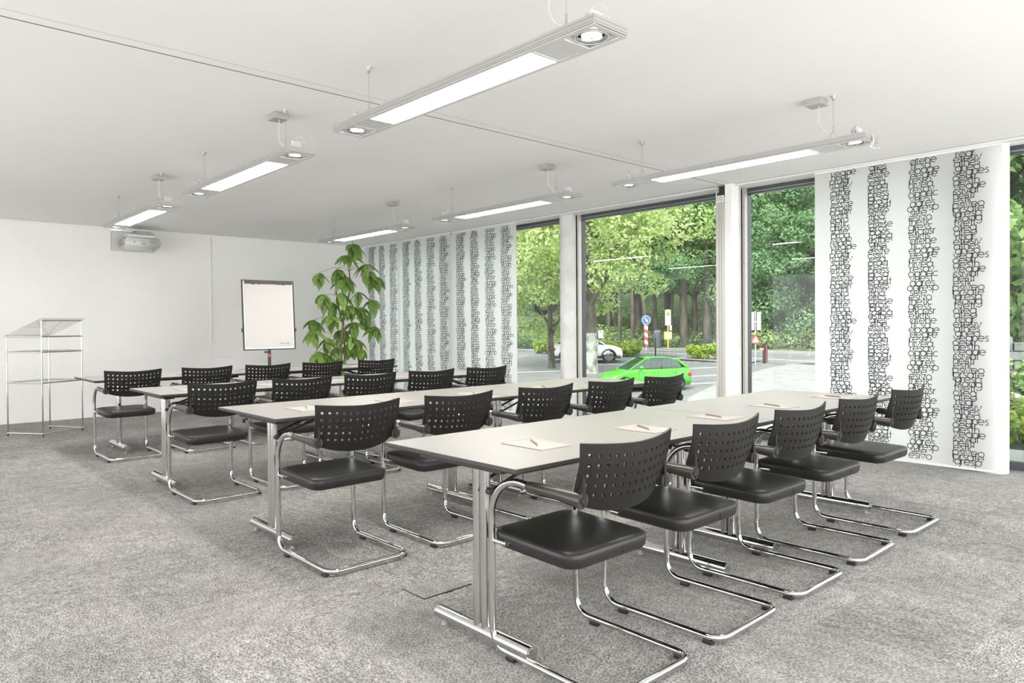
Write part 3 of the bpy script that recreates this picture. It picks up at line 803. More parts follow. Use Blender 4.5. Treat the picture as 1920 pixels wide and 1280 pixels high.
# maker's lettering on the projector front (small grey capitals)
def text(body, size, loc, rot, m, parent=None, name='lettering', ext=.0006):
    cu = bpy.data.curves.new(name, 'FONT'); cu.body = body; cu.size = size; cu.extrude = ext; cu.align_x = 'CENTER'; cu.align_y = 'CENTER'
    tmp = bpy.data.objects.new(name, cu); COL.objects.link(tmp)
    dg = bpy.context.evaluated_depsgraph_get(); me = bpy.data.meshes.new_from_object(tmp.evaluated_get(dg))
    bpy.data.objects.remove(tmp); me.materials.clear(); me.materials.append(MATS[m])
    o = link(name, me, parent, loc); o.rotation_euler = rot; return o
text('EPSON', .026, (.02, -.4625, .038), (PI / 2, 0, 0), 'projector_grey', pj, 'maker_lettering')

# ================================================================== FLIP CHART
fc = empty('flip_chart', (4.065, 9.22, 0), 'black-framed flip chart with a blank squared pad on a single pole stand', 'flip chart')
FW, FH, FZ = .345, .90, .968
tl = -.06
def fp(x0, x1, z0, z1, y0, y1, m, name, par=fc, bev=0):
    b = MB(); b.box(x0, x1, y0, y1, z0, z1, m, bev); o = b.build(name, par)
    return o
bd = MB(); bd.box(-FW, FW, 0, .012, 0, FH, 'sign_white'); board = bd.build('board', fc, (0, 0, FZ)); board.rotation_euler = (tl, 0, 0)
b = MB(); b.box(-FW - .012, -FW, -.012, .016, -.012, FH + .012, 'flip_frame'); b.box(FW, FW + .012, -.012, .016, -.012, FH + .012, 'flip_frame'); b.box(-FW, FW, -.012, .016, -.014, 0, 'flip_frame'); b.box(-FW, FW, -.012, .016, FH, FH + .012, 'flip_frame')
o = b.build('board_frame', fc, (0, 0, FZ)); o.rotation_euler = (tl, 0, 0)
b = MB(); b.box(-.315, .325, -.010, -.001, .03, FH - .035, 'flip_paper')
for i in range(1, 22): b.box(-.315 + i * .029, -.3145 + i * .029, -.0104, -.0099, .035, FH - .05, 'flip_line')
for i in range(1, 30): b.box(-.31, .32, -.0104, -.0099, .04 + i * .0285, .0405 + i * .0285, 'flip_line')
o = b.build('paper_pad', fc, (0, 0, FZ)); o.rotation_euler = (tl, 0, 0)
t_ = text('Premium 1000', .022, (.20, -.0112, .07), (PI / 2, 0, 0), 'graphite', o, 'pad_lettering', .0003)
b = MB(); b.box(-.32, .33, -.022, -.008, FH - .038, FH + .004, 'flip_frame', .003)
for x in (-.22, -.2, -.13, .14, .2, .22): b.box(x - .008, x + .008, -.020, -.011, FH - .046, FH - .036, 'flip_frame')
o = b.build('clamp_bar', fc, (0, 0, FZ)); o.rotation_euler = (tl, 0, 0)
for sx in (-1, 1):
    b = MB(); b.box(sx * (FW + .012), sx * (FW + .030), -.01, .014, .225, .275, 'flip_frame', .004) if sx > 0 else b.box(-(FW + .030), -(FW + .012), -.01, .014, .225, .275, 'flip_frame', .004)
    o = b.build('side_clip', fc, (0, 0, FZ)); o.rotation_euler = (tl, 0, 0)
b = MB(); b.cyl((0, .03, .04), (0, .03, 1.0), .022, 'flip_frame', 16); b.cyl((0, .03, .96), (0, .05, 1.45), .016, 'flip_frame', 12); pole = b.build('pole', fc)
b = MB(); b.cyl((0, .03, .86), (0, .03, .90), .0232, 'red_label', 16); b.build('label_band', pole)
b = MB(); b.cyl((-.02, .03, .925), (-.05, .03, .925), .009, 'flip_frame', 10); b.sphere((-.052, .03, .925), .014, 'flip_frame'); b.build('clamp_knob', pole)
for k in range(5):
    a = k * 2 * PI / 5 + .3; b = MB(); b.tube([(0, .03, .07), (.33 * math.cos(a), .03 + .33 * math.sin(a), .045)], [.017, .012], 'flip_frame', 10); b.cyl((.33 * math.cos(a), .03 + .33 * math.sin(a), 0), (.33 * math.cos(a), .03 + .33 * math.sin(a), .045), .016, 'tyre', 12); b.build('foot', fc)

# ================================================================== LECTERN
P1, P2, P3, P4 = (1.30, 10.22), (1.585, 9.83), (1.78, 10.56), (2.045, 10.10)
le = empty('lectern', (P2[0], P2[1], 0), 'open chrome tube lectern with clear shelves standing at the back wall', 'lectern')
ox, oy = P2
q = lambda P, z: (P[0] - ox, P[1] - oy, z)
Zt = {1: 1.165, 2: 1.355, 3: 1.165, 4: 1.355}
PP = {1: P1, 2: P2, 3: P3, 4: P4}
for k, P in PP.items():
    b = MB(); b.cyl(q(P, .03), q(P, Zt[k]), .0085, 'chrome', 12)
    b.cyl(q(P, 0), q(P, .03), .008, 'steel_black', 10); b.build('post', le)
def ring(z, edges, m='chrome'):
    for a, c in edges:
        b = MB(); b.cyl(q(PP[a], z), q(PP[c], z), .0085, m, 10)
        b.build('tube', le)
ring(.035, [(1, 2), (2, 4), (4, 3), ]); ring(.625, [(1, 2), (2, 4), (4, 3), (3, 1)]); ring(.985, [(1, 2), (2, 4), (4, 3), (3, 1)]); ring(1.165, [(1, 2), (2, 4), (4, 3), (3, 1)]); ring(1.355, [(2, 4)])
for k, P in PP.items():
    for z in (.035, .625, .985, 1.165) + ((1.355,) if k in (2, 4) else ()):
        nb = MB(); nb.sphere(q(P, z), .0125, 'chrome', 10, 8); nb.build('ball_joint', le)
def shelf(z, name='shelf'):
    b = MB(); poly = [q(PP[k], 0)[:2] for k in (1, 2, 4, 3)]; b.prism(poly, 'z', z - .003, z + .003, 'acrylic'); b.build(name, le)
shelf(.64); shelf(1.0)
a1, a2, a4, a3 = Vector(q(P1, 1.17)), Vector(q(P2, 1.365)), Vector(q(P4, 1.365)), Vector(q(P3, 1.17))
c0 = (a1 + a2 + a3 + a4) / 4
vs = []
for dz in (0, .006):
    for a in (a1, a2, a4, a3): vs.append(c0 + (a - c0) * 1.12 + Vector((0, 0, dz)))
b = MB(); b.add(vs, [(0, 3, 2, 1), (4, 5, 6, 7)] + [(i, (i + 1) % 4, 4 + (i + 1) % 4, 4 + i) for i in range(4)], 'acrylic'); b.build('reading_desk', le)

# ================================================================== PLANT
pl = empty('potted_umbrella_tree', (5.42, 9.75, 0), 'tall green potted umbrella tree with drooping leaves in the back corner', 'plant')
bx_, by_ = 5.42, 9.75
b = MB(); b.lathe([(.0, .0), (.15, .0), (.19, .36), (.2, .40), (.185, .40), (.175, .36)], (0, 0, 0), 'pot', 28); b.build('pot', pl)
b = MB(); b.lathe([(.0, .355), (.178, .35)], (0, 0, 0), 'soil', 20); b.build('soil', pl)
stem = [(0, 0, .35), (-.02, -.02, .65), (-.03, -.03, 1.0), (.02, -.02, 1.35), (.09, 0, 1.6), (.16, 0, 1.85), (.14, .0, 2.1), (.17, .0, 2.35), (.18, -.02, 2.47)]
b = MB(); b.tube(stem, [.022, .02, .017, .015, .013, .012, .010, .008, .005], 'bark_plant', 8); b.build('stem', pl)
b = MB(); b.tube([(.03, .03, .35), (.06, .02, .8), (.03, -.03, 1.2), (-.06, -.02, 1.55), (-.09, .0, 1.85), (-.06, .0, 2.05)], [.016, .015, .013, .010, .008, .005], 'bark_plant', 8); b.build('stem', pl)
def leaf_mesh(seed):
    rd = random.Random(seed); vs = []; fs = []; n = 7
    L_ = 1.0
    for i in range(n + 1):
        t = i / n; w = .20 * math.sin(PI * min(1, t ** .8)) ** .8 * (1 if t < .97 else .0) if 0 < t < 1 else .004
        x = t * L_; z = -.16 * t * t
        for s_ in (-1, 0, 1): vs.append((x, s_ * w, z + (.05 * abs(s_) * (w / .2)) + rd.uniform(-.008, .008)))
    for i in range(n):
        for s_ in (0, 1): fs.append((i * 3 + s_, (i + 1) * 3 + s_, (i + 1) * 3 + s_ + 1, i * 3 + s_ + 1))
    m = MB(); m.add(vs, fs, 'leaf_plant', True); return m.mesh('leaf')
LM = [leaf_mesh(i) for i in range(3)]
hubs = [(5.51, 9.54, 2.49), (5.53, 9.73, 2.34), (4.99, 9.62, 2.04), (5.36, 9.76, 2.12), (5.9, 9.78, 2.12), (4.97, 9.44, 1.72), (5.21, 9.41, 1.75), (5.04, 9.9, 1.36), (5.15, 9.56, 1.42), (5.45, 9.54, 1.57), (6.0, 10.0, 1.44), (5.13, 9.68, 1.08), (5.52, 9.9, 1.21), (5.6, 9.69, 1.32), (5.98, 9.78, 1.67), (4.9, 9.49, .90), (5.36, 9.78, .95), (5.62, 9.92, .98), (5.72, 9.71, .92), (6.07, 9.84, 2.05), (5.54, 9.8, 2.01), (4.80, 9.44, 1.2), (6.08, 9.85, 1.25), (5.3, 9.6, .78), (5.66, 9.65, 1.78), (5.75, 9.6, 2.2), (5.35, 9.55, 1.95), (5.75, 9.7, 1.55), (5.3, 9.8, 1.62), (5.75, 9.85, 1.05), (5.45, 9.5, 1.1), (5.05, 9.6, .85)]
rp = random.Random(11)
pet = MB(); nleaf = 0
for (hx, hy, hz) in hubs:
    hl = Vector((hx - bx_, hy - by_, hz))
    # attach petiole to the nearest lower stem point
    best = min(stem, key=lambda s_: abs(s_[2] - (hz - .06)))
    s0 = Vector(best); mid = (s0 + hl) / 2 + Vector((0, 0, .07))
    pet.tube([s0, s0 * .6 + mid * .4 + Vector((0, 0, .02)), mid, hl], .0035, 'petiole', 5)
    n = rp.choice([8, 9, 10])
    for k in range(n):
        a = 2 * PI * k / n + rp.uniform(-.25, .25)
        o = link('leaf', LM[rp.randrange(3)], pl, hl)
        pit = rp.uniform(.35, 1.45); sc = rp.uniform(.18, .31)
        o.rotation_euler = Euler((rp.uniform(-.35, .35), pit, a), 'XYZ'); o.scale = (sc, sc * 1.08, sc); nleaf += 1
pet.build('petioles', pl)['kind'] = 'stuff'

# ================================================================== OUTSIDE
def gz(x, y):
    D = .674 * x + .738 * y
    return -1.68 + .055 * (min(D, 50) - 32)
# ground sheet
nx_, ny_ = 60, 60
def patch(name, x0, x1, y0, y1, m, dz=0., n=40, thick=0):
    vs = []; fs = []
    for j in range(n + 1):
        for i in range(n + 1):
            x = x0 + (x1 - x0) * i / n; y = y0 + (y1 - y0) * j / n; vs.append((x, y, gz(x, y) + dz))
    for j in range(n):
        for i in range(n): fs.append((j * (n + 1) + i, j * (n + 1) + i + 1, (j + 1) * (n + 1) + i + 1, (j + 1) * (n + 1) + i))
    b = MB(); b.add(vs, fs, m); return b.build_raw(name)
g_ = struct(patch('asphalt_ground', 7.6, 200, -60, 200, 'asphalt', 0, 90))
def poly_on_ground(name, pts, m, dz, sub=1):
    b = MB(); n = len(pts)
    b.add([(x, y, gz(x, y) + dz) for x, y in pts] + [(x, y, gz(x, y) + dz - .04) for x, y in pts], [tuple(range(n))] + [(i, (i + 1) % n, n + (i + 1) % n, n + i) for i in range(n)], m); return b.build(name)
# road band running across the view, sidewalk and forest floor behind
def band(name, d0, d1, m, dz, s0=-30, s1=60, n=12):
    # road direction ~ perpendicular-ish to the view; param s along direction t
    t = Vector((-.13, 1.0)).normalized(); nrm = Vector((1.0, .13)).normalized()
    b = MB(); vs = []; fs = []
    for i in range(n + 1):
        s_ = s0 + (s1 - s0) * i / n
        for d in (d0, d1):
            p_ = nrm * d + t * s_; vs.append((p_.x, p_.y, gz(p_.x, p_.y) + dz))
        for d in (d0, d1):
            p_ = nrm * d + t * s_; vs.append((p_.x, p_.y, gz(p_.x, p_.y) + dz - .15))
    for i in range(n):
        a = i * 4; c = (i + 1) * 4; fs += [(a, a + 1, c + 1, c), (a + 2, c + 2, c + 3, a + 3), (a, c, c + 2, a + 2), (a + 1, a + 3, c + 3, c + 1)]
    b.add(vs, fs, m); return struct(b.build(name))
band('road', 42.6, 48.2, 'road', .03)
band('road_line', 44.4, 44.55, 'line_white', .045)
band('sidewalk', 48.6, 51.0, 'paving', .10)
band('kerb', 48.2, 48.6, 'kerb', .14)
band('forest_floor', 51.0, 140, 'forest_floor', .12, -80, 160, 20)
# light paved apron at the right of the parking lot
apron = struct(poly_on_ground('paving_apron', [(18.0, 12.0), (25.4, 17.0), (30.7, 18.7), (38.5, 20.0), (41.5, 19.5), (41.5, 6.0), (18.0, 2.0)], 'paving', .03))
for i, (a, b_) in enumerate([((34.3, 22.98), (36.2, 22.03)), ((31.4, 20.9), (33.6, 19.9)), ((28.9, 19.4), (30.1, 18.8)), ((32.2, 27.9), (33.5, 27.1)), ((32.1, 34.6), (35.2, 35.7)), ((26.4, 28.6), (29.4, 26.8)), ((30.2, 25.0), (36.8, 21.4))][:6]):
    d = (Vector(b_) - Vector(a)); L_ = d.length; d.normalize(); nn = Vector((-d.y, d.x)) * .06
    A = Vector(a) - d * .8; B = Vector(b_) + d * 1.0
    o = poly_on_ground('parking_line', [(A - nn)[:], (B - nn)[:], (B + nn)[:], (A + nn)[:]], 'line_white', .022); struct(o)
# terrace slabs by the right window
for i in range(4):
    b = MB(); b.box(7.42, 8.55, -1.5 + i * 1.2, -.31 + i * 1.2, -.10, -.03, 'paving', .004)
    o = struct(b.build('terrace_slab'))
b = MB(); b.box(7.42, 8.6, -1.6, 3.4, -4.2, -.101, 'concrete'); struct(b.build('terrace_base'))

# ---- leaves
def leaf_cloud(centers, radii, n, size, seed, squash=.8, surf=.72, mat_='leaf_mid', droop=.0):
    rg = np.random.default_rng(seed)
    centers = np.array(centers, float); radii = np.array(radii, float)
    w = radii ** 2; w /= w.sum(); idx = rg.choice(len(radii), n, p=w)
    d = rg.normal(size=(n, 3)); d /= np.linalg.norm(d, axis=1)[:, None]
    rr = radii[idx] * (surf + (1.05 - surf) * rg.random(n)); 
    P = centers[idx] + d * rr[:, None] * np.array([1, 1, squash])
    nrm = d + rg.normal(size=(n, 3)) * .55 + np.array([0, 0, .5]); nrm /= np.linalg.norm(nrm, axis=1)[:, None]
    t = rg.normal(size=(n, 3)); t -= (t * nrm).sum(1)[:, None] * nrm; t /= np.linalg.norm(t, axis=1)[:, None]; bt = np.cross(nrm, t)
    s = size * (.6 + .8 * rg.random(n))[:, None]
    V = np.stack([P - t * s, P + bt * s * .48 + nrm * s * .08, P + t * s, P - bt * s * .48 + nrm * s * .08], 1).reshape(-1, 3)
    me = bpy.data.meshes.new('foliage'); me.vertices.add(len(V)); me.vertices.foreach_set('co', V.astype('f').ravel())
    me.loops.add(n * 4); me.loops.foreach_set('vertex_index', np.arange(n * 4, dtype='i')); me.polygons.add(n)
    me.polygons.foreach_set('loop_start', np.arange(0, n * 4, 4, dtype='i'))
    me.polygons.foreach_set('loop_total', np.full(n, 4, dtype='i')); me.update(); me.validate()
    me.materials.append(MATS[mat_]); return me
def crown_blobs(seed, R, H, nb, base):
    rg = random.Random(seed); C = []; Rr = []
    for i in range(nb):
        t = rg.random(); z = base + H * t; rad = R * (math.sin(PI * min(1, .18 + t * .8)) ** .6)
        a = rg.uniform(0, 2 * PI); q_ = rad * rg.uniform(.35, .95)
        C.append((q_ * math.cos(a), q_ * math.sin(a), z)); Rr.append(R * rg.uniform(.20, .36))
    return C, Rr
def tree_meshes(seed, R, H, base, nb, n, size, m, tr=.25, bark='bark'):
    C, Rr = crown_blobs(seed, R, H, nb, base)
    fo = leaf_cloud(C, Rr, n, size, seed, mat_=m, squash=.62)
    b = MB(); top_ = base + H * .75
    rg = random.Random(seed + 5)
    if bark == 'bark_lichen':
        b.tube([(0, 0, -.6), (0, 0, 0), (.0, .0, .6), (.01, .0, 1.55), (.02, .01, 2.1)], [tr * 1.3, tr * 1.08, tr * .95, tr * .9, tr * .88], bark, 16)
        bark = 'bark'; b.tube([(.02, .01, 2.05), (.03, .02, 3.2), (.1, .1, base), (.2, .1, top_)], [tr * .885, tr * .8, tr * .65, tr * .2], bark, 14)
    else: b.tube([(0, 0, -.6), (0, 0, 0), (.03, .02, base * .5), (.1 * rg.uniform(-1, 1), .1, base), (.2, .2 * rg.uniform(-1, 1), top_)], [tr * 1.5, tr * 1.15, tr * .95, tr * .8, tr * .2], bark, 12)
    for k in range(7):
        c = C[k * 3 % len(C)]; z0 = min(top_ * .85, max(base * .75, c[2] - H * .28)); b.tube([(0.05, .05, z0), (c[0] * .55, c[1] * .55, (z0 + c[2]) / 2 + .2), c], [tr * .42, tr * .25, tr * .08], bark, 7)
    bm = bmesh.new(); me = b.mesh('trunk'); 
    bm.free()
    return fo, me
TREES = {
 'a': tree_meshes(1, 5.6, 12.0, 5.6, 75, 30000, .14, 'leaf_mid', .26),
 'e': tree_meshes(7, 5.2, 14.0, 1.4, 80, 32000, .14, 'leaf_dark', .22),
 'b': tree_meshes(2, 5.2, 13.0, 5.2, 75, 30000, .14, 'leaf_dark', .22),
 'c': tree_meshes(3, 5.0, 12.0, 2.6, 65, 26000, .12, 'leaf_yellow', .24),
 'd': tree_meshes(4, 5.4, 9.0, 4.6, 70, 34000, .11, 'leaf_yellow', .40, 'bark_lichen'),
 's': tree_meshes(6, 2.2, 2.6, .2, 26, 5000, .13, 'leaf_shrub', .06),
}
def plant_tree(kind, x, y, label, sc=1., rz=0., cat='tree', name='deciduous_tree', group=None, z=None):
    fo, tk = TREES[kind]
    r = empty(name, (x, y, (gz(x, y) if z is None else z) + .05), label, cat, group, rz); r.scale = (sc,) * 3
    a = link('foliage', fo, r); a['kind'] = 'stuff'; link('trunk', tk, r); return r
def at(px, D):    # helper written in ground angles: lateral tangent and depth, world frame of the plot
    u_ = px; return (fw.x * D + rt.x * u_ * D, fw.y * D + rt.y * u_ * D)
plant_tree('d', 29.1, 25.6, 'big roadside tree with pale lichen-covered trunk standing between the two parked cars', 1.0, .4)
x, y = at(.055, 41); plant_tree('c', x, y, 'yellow-green tree seen through the narrow window left of the concrete column', .8, 1.1)
FT = [(-.02, 66, 'b', 1.0), (.06, 70, 'a', 1.0), (.135, 64, 'a', 1.0), (.20, 60, 'b', .95), (.255, 63, 'a', 1.0), (.31, 60, 'a', .9), (.352, 57, 'e', .9), (.41, 55, 'e', .9), (.49, 56, 'e', .95), (-.10, 68, 'c', .9)]
FL = ['dark leafy forest tree at the far left edge of the window view', 'forest tree behind the narrow left window', 'mid green forest tree rising behind the lichen trunk', 'dark forest tree behind the blue round road sign', 'mid green forest tree behind the bus stop', 'dark forest tree right of the bus stop',
      'forest tree behind the concrete column and partition post', 'dark forest tree seen in the narrow window beside the white post', 'forest tree partly covered by the near letter curtain', 'yellow-green tree far left beyond the curtains']
for (u_, D, k, sc), lab in zip(FT, FL):
    x, y = at(u_, D); plant_tree(k, x, y, lab, sc, random.uniform(0, 6))
for i in range(11):
    u_ = -.10 + i * .068; D = random.uniform(74, 80); x, y = at(u_, D)
    plant_tree(random.choice('aabc'), x, y, 'tree deep in the forest behind the front row of trees', random.uniform(1.0, 1.25), random.uniform(0, 6), group='trees deep in the forest')
for i in range(10):
    u_ = -.08 + i * .075; D = random.uniform(94, 100); x, y = at(u_, D)
    plant_tree(random.choice('abb'), x, y, 'tree deep in the forest behind the front row of trees', random.uniform(1.4, 1.7), random.uniform(0, 6), group='trees deep in the forest')
C = []; Rr = []; rgq = random.Random(79)
for i in range(150):
    u_ = -.06 + .66 * rgq.random(); D = rgq.uniform(80, 90); x, y = at(u_, D)
    r = rgq.uniform(1.2, 2.4); C.append((x, y, gz(x, y) + r * rgq.uniform(.3, 1.4))); Rr.append(r)
tag(link('undergrowth', leaf_cloud(C, Rr, 40000, .22, 80, mat_='leaf_mid', squash=.8)), 'tall shaded undergrowth deep inside the forest between the trunks', 'undergrowth', kind='stuff')
hb_ = MB(); vs = []; fs = []
for j in range(9):
    for i in range(25):
        u_ = -.5 + i * .07; D = 104 + j * 8; x, y = at(u_, D); vs.append((x, y, gz(x, y) + min(26, j * 6.5) + math.sin(i * 1.7 + j) * 1.2 - .5 * (j == 0)))
for j in range(8):
    for i in range(24): fs.append((j * 25 + i, j * 25 + i + 1, (j + 1) * 25 + i + 1, (j + 1) * 25 + i))
hb_.add(vs, fs, 'wooded_hill', True); struct(hb_.build_raw('wooded_hill'))
# low undergrowth at the forest edge: nobody could count it
C = []; Rr = []; rgq = random.Random(77)
for i in range(260):
    u_ = -.04 + .62 * rgq.random(); D = 60.0 + rgq.uniform(-1.2, 3) - (6.0 if u_ > .33 else 0); x, y = at(u_, D)
    r = rgq.uniform(.6, 1.15); C.append((x, y, gz(x, y) + r * rgq.uniform(.3, 1.0))); Rr.append(r)
tag(link('undergrowth', leaf_cloud(C, Rr, 60000, .13, 78, mat_='leaf_shrub', squash=.8)), 'dense low green undergrowth along the forest edge behind the street', 'undergrowth', kind='stuff')
# bare slender trunks inside the wood
TL = ['thin upright trunk in the wood, just right of the lichen tree', 'slim dark trunk in the wood, right beside the thick black one', 'thick nearly black trunk in the wood left of the slanting pale one', 'pale trunk slanting to the right in the shaded wood', 'thick trunk in the wood directly behind the blue round sign',
      'leaning trunk in the wood just left of the bus stop', 'thick trunk in the wood right of the bus stop', 'thin trunk in the wood, last one before the partition post', 'thin leaning trunk in the wood left of the blue sign', 'thin trunk in the wood, mostly hidden behind the lichen tree', 'slender bent trunk in the wood between slanting trunk and blue sign']
for i, (u_, D, r, lean) in enumerate([(.150, 58, .14, .05), (.168, 58, .16, .10), (.176, 61, .34, .0), (.188, 57.5, .19, -1.1), (.240, 58, .32, -.15), (.256, 60, .2, -.4), (.272, 58, .34, .2), (.29, 61, .2, .1), (.215, 62, .18, .2), (.135, 61, .15, .1), (.222, 59, .14, .5)]):
    x, y = at(u_, D); b = MB(); z0 = gz(x, y)
    b.tube([(0, 0, -.2), (lean * .2, 0, 2.5), (lean, .1, 9)], [r * 1.15, r, r * .6], 'bark', 10)
    o = b.build('tree_trunk', None, (x, y, z0)); tag(o, TL[i], 'tree trunk', 'bare trunks in the wood')
# hedges
def hedge(x0, y0, x1, y1, w, h, label, seed):
    d = Vector((x1 - x0, y1 - y0)); L_ = d.length; d.normalize(); nn = Vector((-d.y, d.x)); rg = random.Random(seed)
    C = []; Rr = []
    k = int(L_ * w * 9)
    for i in range(k):
        s_ = rg.uniform(.25, L_ - .25); t = rg.uniform(-w / 2 + .2, w / 2 - .2); C.append((d.x * s_ + nn.x * t, d.y * s_ + nn.y * t, rg.uniform(.25, h - .25))); Rr.append(.33)
    me = leaf_cloud(C, Rr, int(2600 * L_), .075, seed, mat_='leaf_hedge', squash=.95, surf=.5)
    root = empty('hedge', (x0, y0, gz(x0, y0)), label, 'hedge'); link('foliage', me, root)['kind'] = 'stuff'
    b = MB(); 
    for i in range(int(L_ * 3)):
        s_ = (i + .5) / 3; b.tube([(d.x * s_, d.y * s_, -.1), (d.x * s_ + .04, d.y * s_, h * .7)], [.02, .01], 'bark', 5)
    b.build('stems', root)['kind'] = 'stuff'
hedge(34.9, 32.9, 38.3, 29.2, 1.1, 1.05, 'clipped yellow-green hedge behind the white parked car', 21)
hedge(38.5, 26.0, 39.6, 22.6, 1.1, 1.0, 'clipped hedge to the right of the green car, behind its roof', 22)
hedge(35.3, 36.2, 35.9, 33.6, 1.0, 1.05, 'clipped hedge left of the concrete column behind the white car', 23)
k1 = poly_on_ground('kerb_stone', [(37.6, 26.4), (38.8, 21.8), (40.6, 22.0), (39.6, 26.6)], 'kerb', .10); struct(k1)
# fence with slim posts and mesh
def fence(pts, h, label):
    root = empty('mesh_fence', (pts[0][0], pts[0][1], gz(*pts[0])), label, 'fence')
    o0 = Vector((pts[0][0], pts[0][1], gz(*pts[0])))
    P = [Vector((x, y, gz(x, y))) - o0 for x, y in pts]
    for a in P:
        b = MB(); b.cyl((a.x, a.y, a.z - .1), (a.x, a.y, a.z + h), .045, 'trim_black', 8); b.build('post', root)
    b = MB()
    for a, c in zip(P[:-1], P[1:]):
        for k in range(9):
            z = h * (.08 + .9 * k / 8); b.tube([(a.x, a.y, a.z + z), (c.x, c.y, c.z + z)], .008 if k < 8 else .014, 'fence_green', 4, caps=False)
        n = int((c - a).length / .25)
        for k in range(n):
            q_ = a + (c - a) * (k / n); b.tube([(q_.x, q_.y, q_.z + .06), (q_.x, q_.y, q_.z + h)], .006, 'fence_green', 3, caps=False)
    b.build('wire_mesh', root)['kind'] = 'stuff'
fence([(34.9, 42.5), (35.86, 36.5), (37.3, 32.3), (38.5, 28.25), (39.9, 25.2), (40.6, 21.6)], 1.25, 'low green mesh fence with black posts along the street')

# signs
def post_sign(name, x, y, label, cat, build):
    root = empty(name, (x, y, gz(x, y) + .02), label, cat, None, -YAW); build(root); return root
def bus(root):
    b = MB(); b.cyl((0, 0, -.1), (0, 0, 3.1), .045, 'sign_yellow', 10); b.build('pole', root)
    b = MB(); b.box(-.22, .22, -.05, .03, 1.85, 3.05, 'sign_white', .01); p = b.build('route_board', root)
    b = MB(); b.cyl((0, -.052, 2.75), (0, -.06, 2.75), .17, 'sign_yellow', 20); b.cyl((0, -.058, 2.75), (0, -.064, 2.75), .13, 'sign_green', 20); b.build('stop_disc', p)
    text('H', .22, (0, -.066, 2.75), (PI / 2, 0, 0), 'sign_yellow', p, 'stop_letter')
    b = MB(); 
    for z in (2.1, 2.2, 2.3, 2.4): b.box(-.16, .16, -.054, -.05, z, z + .03, 'sign_grey')
    b.build('route_lines', p)
    b = MB(); b.box(-.30, .30, -.06, .03, .75, 1.35, 'sign_yellow', .01); q_ = b.build('timetable_frame', root)
    b = MB(); b.box(-.21, .21, -.066, -.06, .83, 1.27, 'sign_white'); b.build('timetable_sheet', q_)
    b = MB(); b.box(.12, .30, -.04, .02, 1.45, 1.85, 'sign_grey', .01); b.build('side_plate', root)
post_sign('bus_stop_sign', 46.6, 33.0, 'yellow bus stop post with white board and timetable frame', 'sign', bus)
def keep(root):
    b = MB()
    for i in range(6): 
        b.prism([(-.13, .55 + i * .27), (.13, .42 + i * .27), (.13, .55 + i * .27), (-.13, .68 + i * .27)], 'y', -.02, .02, 'sign_red' if i % 2 else 'sign_white')
        b.prism([(-.13, .415 + i * .27), (.13, .285 + i * .27), (.13, .42 + i * .27), (-.13, .55 + i * .27)], 'y', -.02, .02, 'sign_white' if i % 2 else 'sign_red')
    b.build('striped_beacon', root)
    b = MB(); b.cyl((0, .03, -.1), (0, .03, 2.3), .03, 'sign_grey', 8); b.build('pole', root)
    b = MB(); b.cyl((0, -.02, 2.25), (0, -.04, 2.25), .30, 'sign_blue', 28); b.cyl((0, -.018, 2.25), (0, -.03, 2.25), .33, 'sign_white', 28); d = b.build('round_sign', root)
    b = MB(); b.prism([(-.12, 2.40), (-.07, 2.44), (.05, 2.24), (.12, 2.30), (.13, 2.10), (-.04, 2.17), (.02, 2.20)], 'y', -.048, -.041, 'sign_white'); b.build('arrow', d)
post_sign('keep_right_sign', 42.9, 32.3, 'blue round arrow sign above a red and white striped beacon', 'sign', keep)
def tri(root):
    b = MB(); b.cyl((0, 0, -.1), (0, 0, 3.1), .03, 'sign_grey', 8); b.build('pole', root)
    b = MB(); b.box(-.32, -.08, -.03, .0, 2.0, 3.05, 'sign_white', .005); b.box(.08, .32, -.03, .0, 2.0, 3.05, 'sign_white', .005); b.box(-.3, .3, .0, .03, 2.45, 2.52, 'sign_grey'); b.build('sign_board', root)
    b = MB(); b.prism([(-.30, 1.22), (.30, 1.22), (0, 1.78)], 'y', -.03, -.01, 'sign_red'); t = b.build('triangle_sign', root)
    b = MB(); b.prism([(-.19, 1.29), (.19, 1.29), (0, 1.64)], 'y', -.036, -.03, 'sign_white'); b.build('triangle_face', t)
post_sign('road_sign_post', 38.7, 21.3, 'grey post with white boards above a red-edged triangular sign', 'sign', tri)
def redp(root):
    b = MB(); b.box(-.09, .09, -.04, .04, -.1, 1.15, 'trim_black', .01); b.build('post', root)
    b = MB(); b.box(.09, .13, -.04, .04, -.05, 1.12, 'sign_red'); b.build('red_strip', root)
    b = MB(); b.box(-.32, -.06, -.06, -.04, .75, .90, 'sign_red'); b.box(-.29, -.09, -.064, -.06, .79, .86, 'sign_white'); b.build('plate', root)
post_sign('marker_post', 39.75, 21.3, 'black marker post with a red reflective strip beside the road', 'post', redp)
x, y = 47.3, 33.9; b = MB(); b.lathe([(.0, .0), (.26, .0), (.30, .1), (.32, 1.15), (.33, 1.25), (.28, 1.38), (0, 1.42)], (0, 0, 0), 'bin_grey', 20); o = b.build('litter_bin', None, (x - .6, y + .15, gz(x, y) + .1)); tag(o, 'dark grey cylindrical litter bin beside the bus stop post', 'bin')
ns = MB(); ns.box(-.13, .13, -.03, .0, 0, .42, 'sign_white', .005); ns.box(-.07, .07, -.034, -.03, .08, .1, 'sign_grey'); ns.box(-.05, .05, -.034, -.03, .3, .34, 'graphite')
o = ns.build('notice_plate', None, (29.25, 25.0, .55)); o.rotation_euler = (0, 0, -YAW); tag(o, 'small white notice plate fixed to the lichen-covered trunk', 'plate')

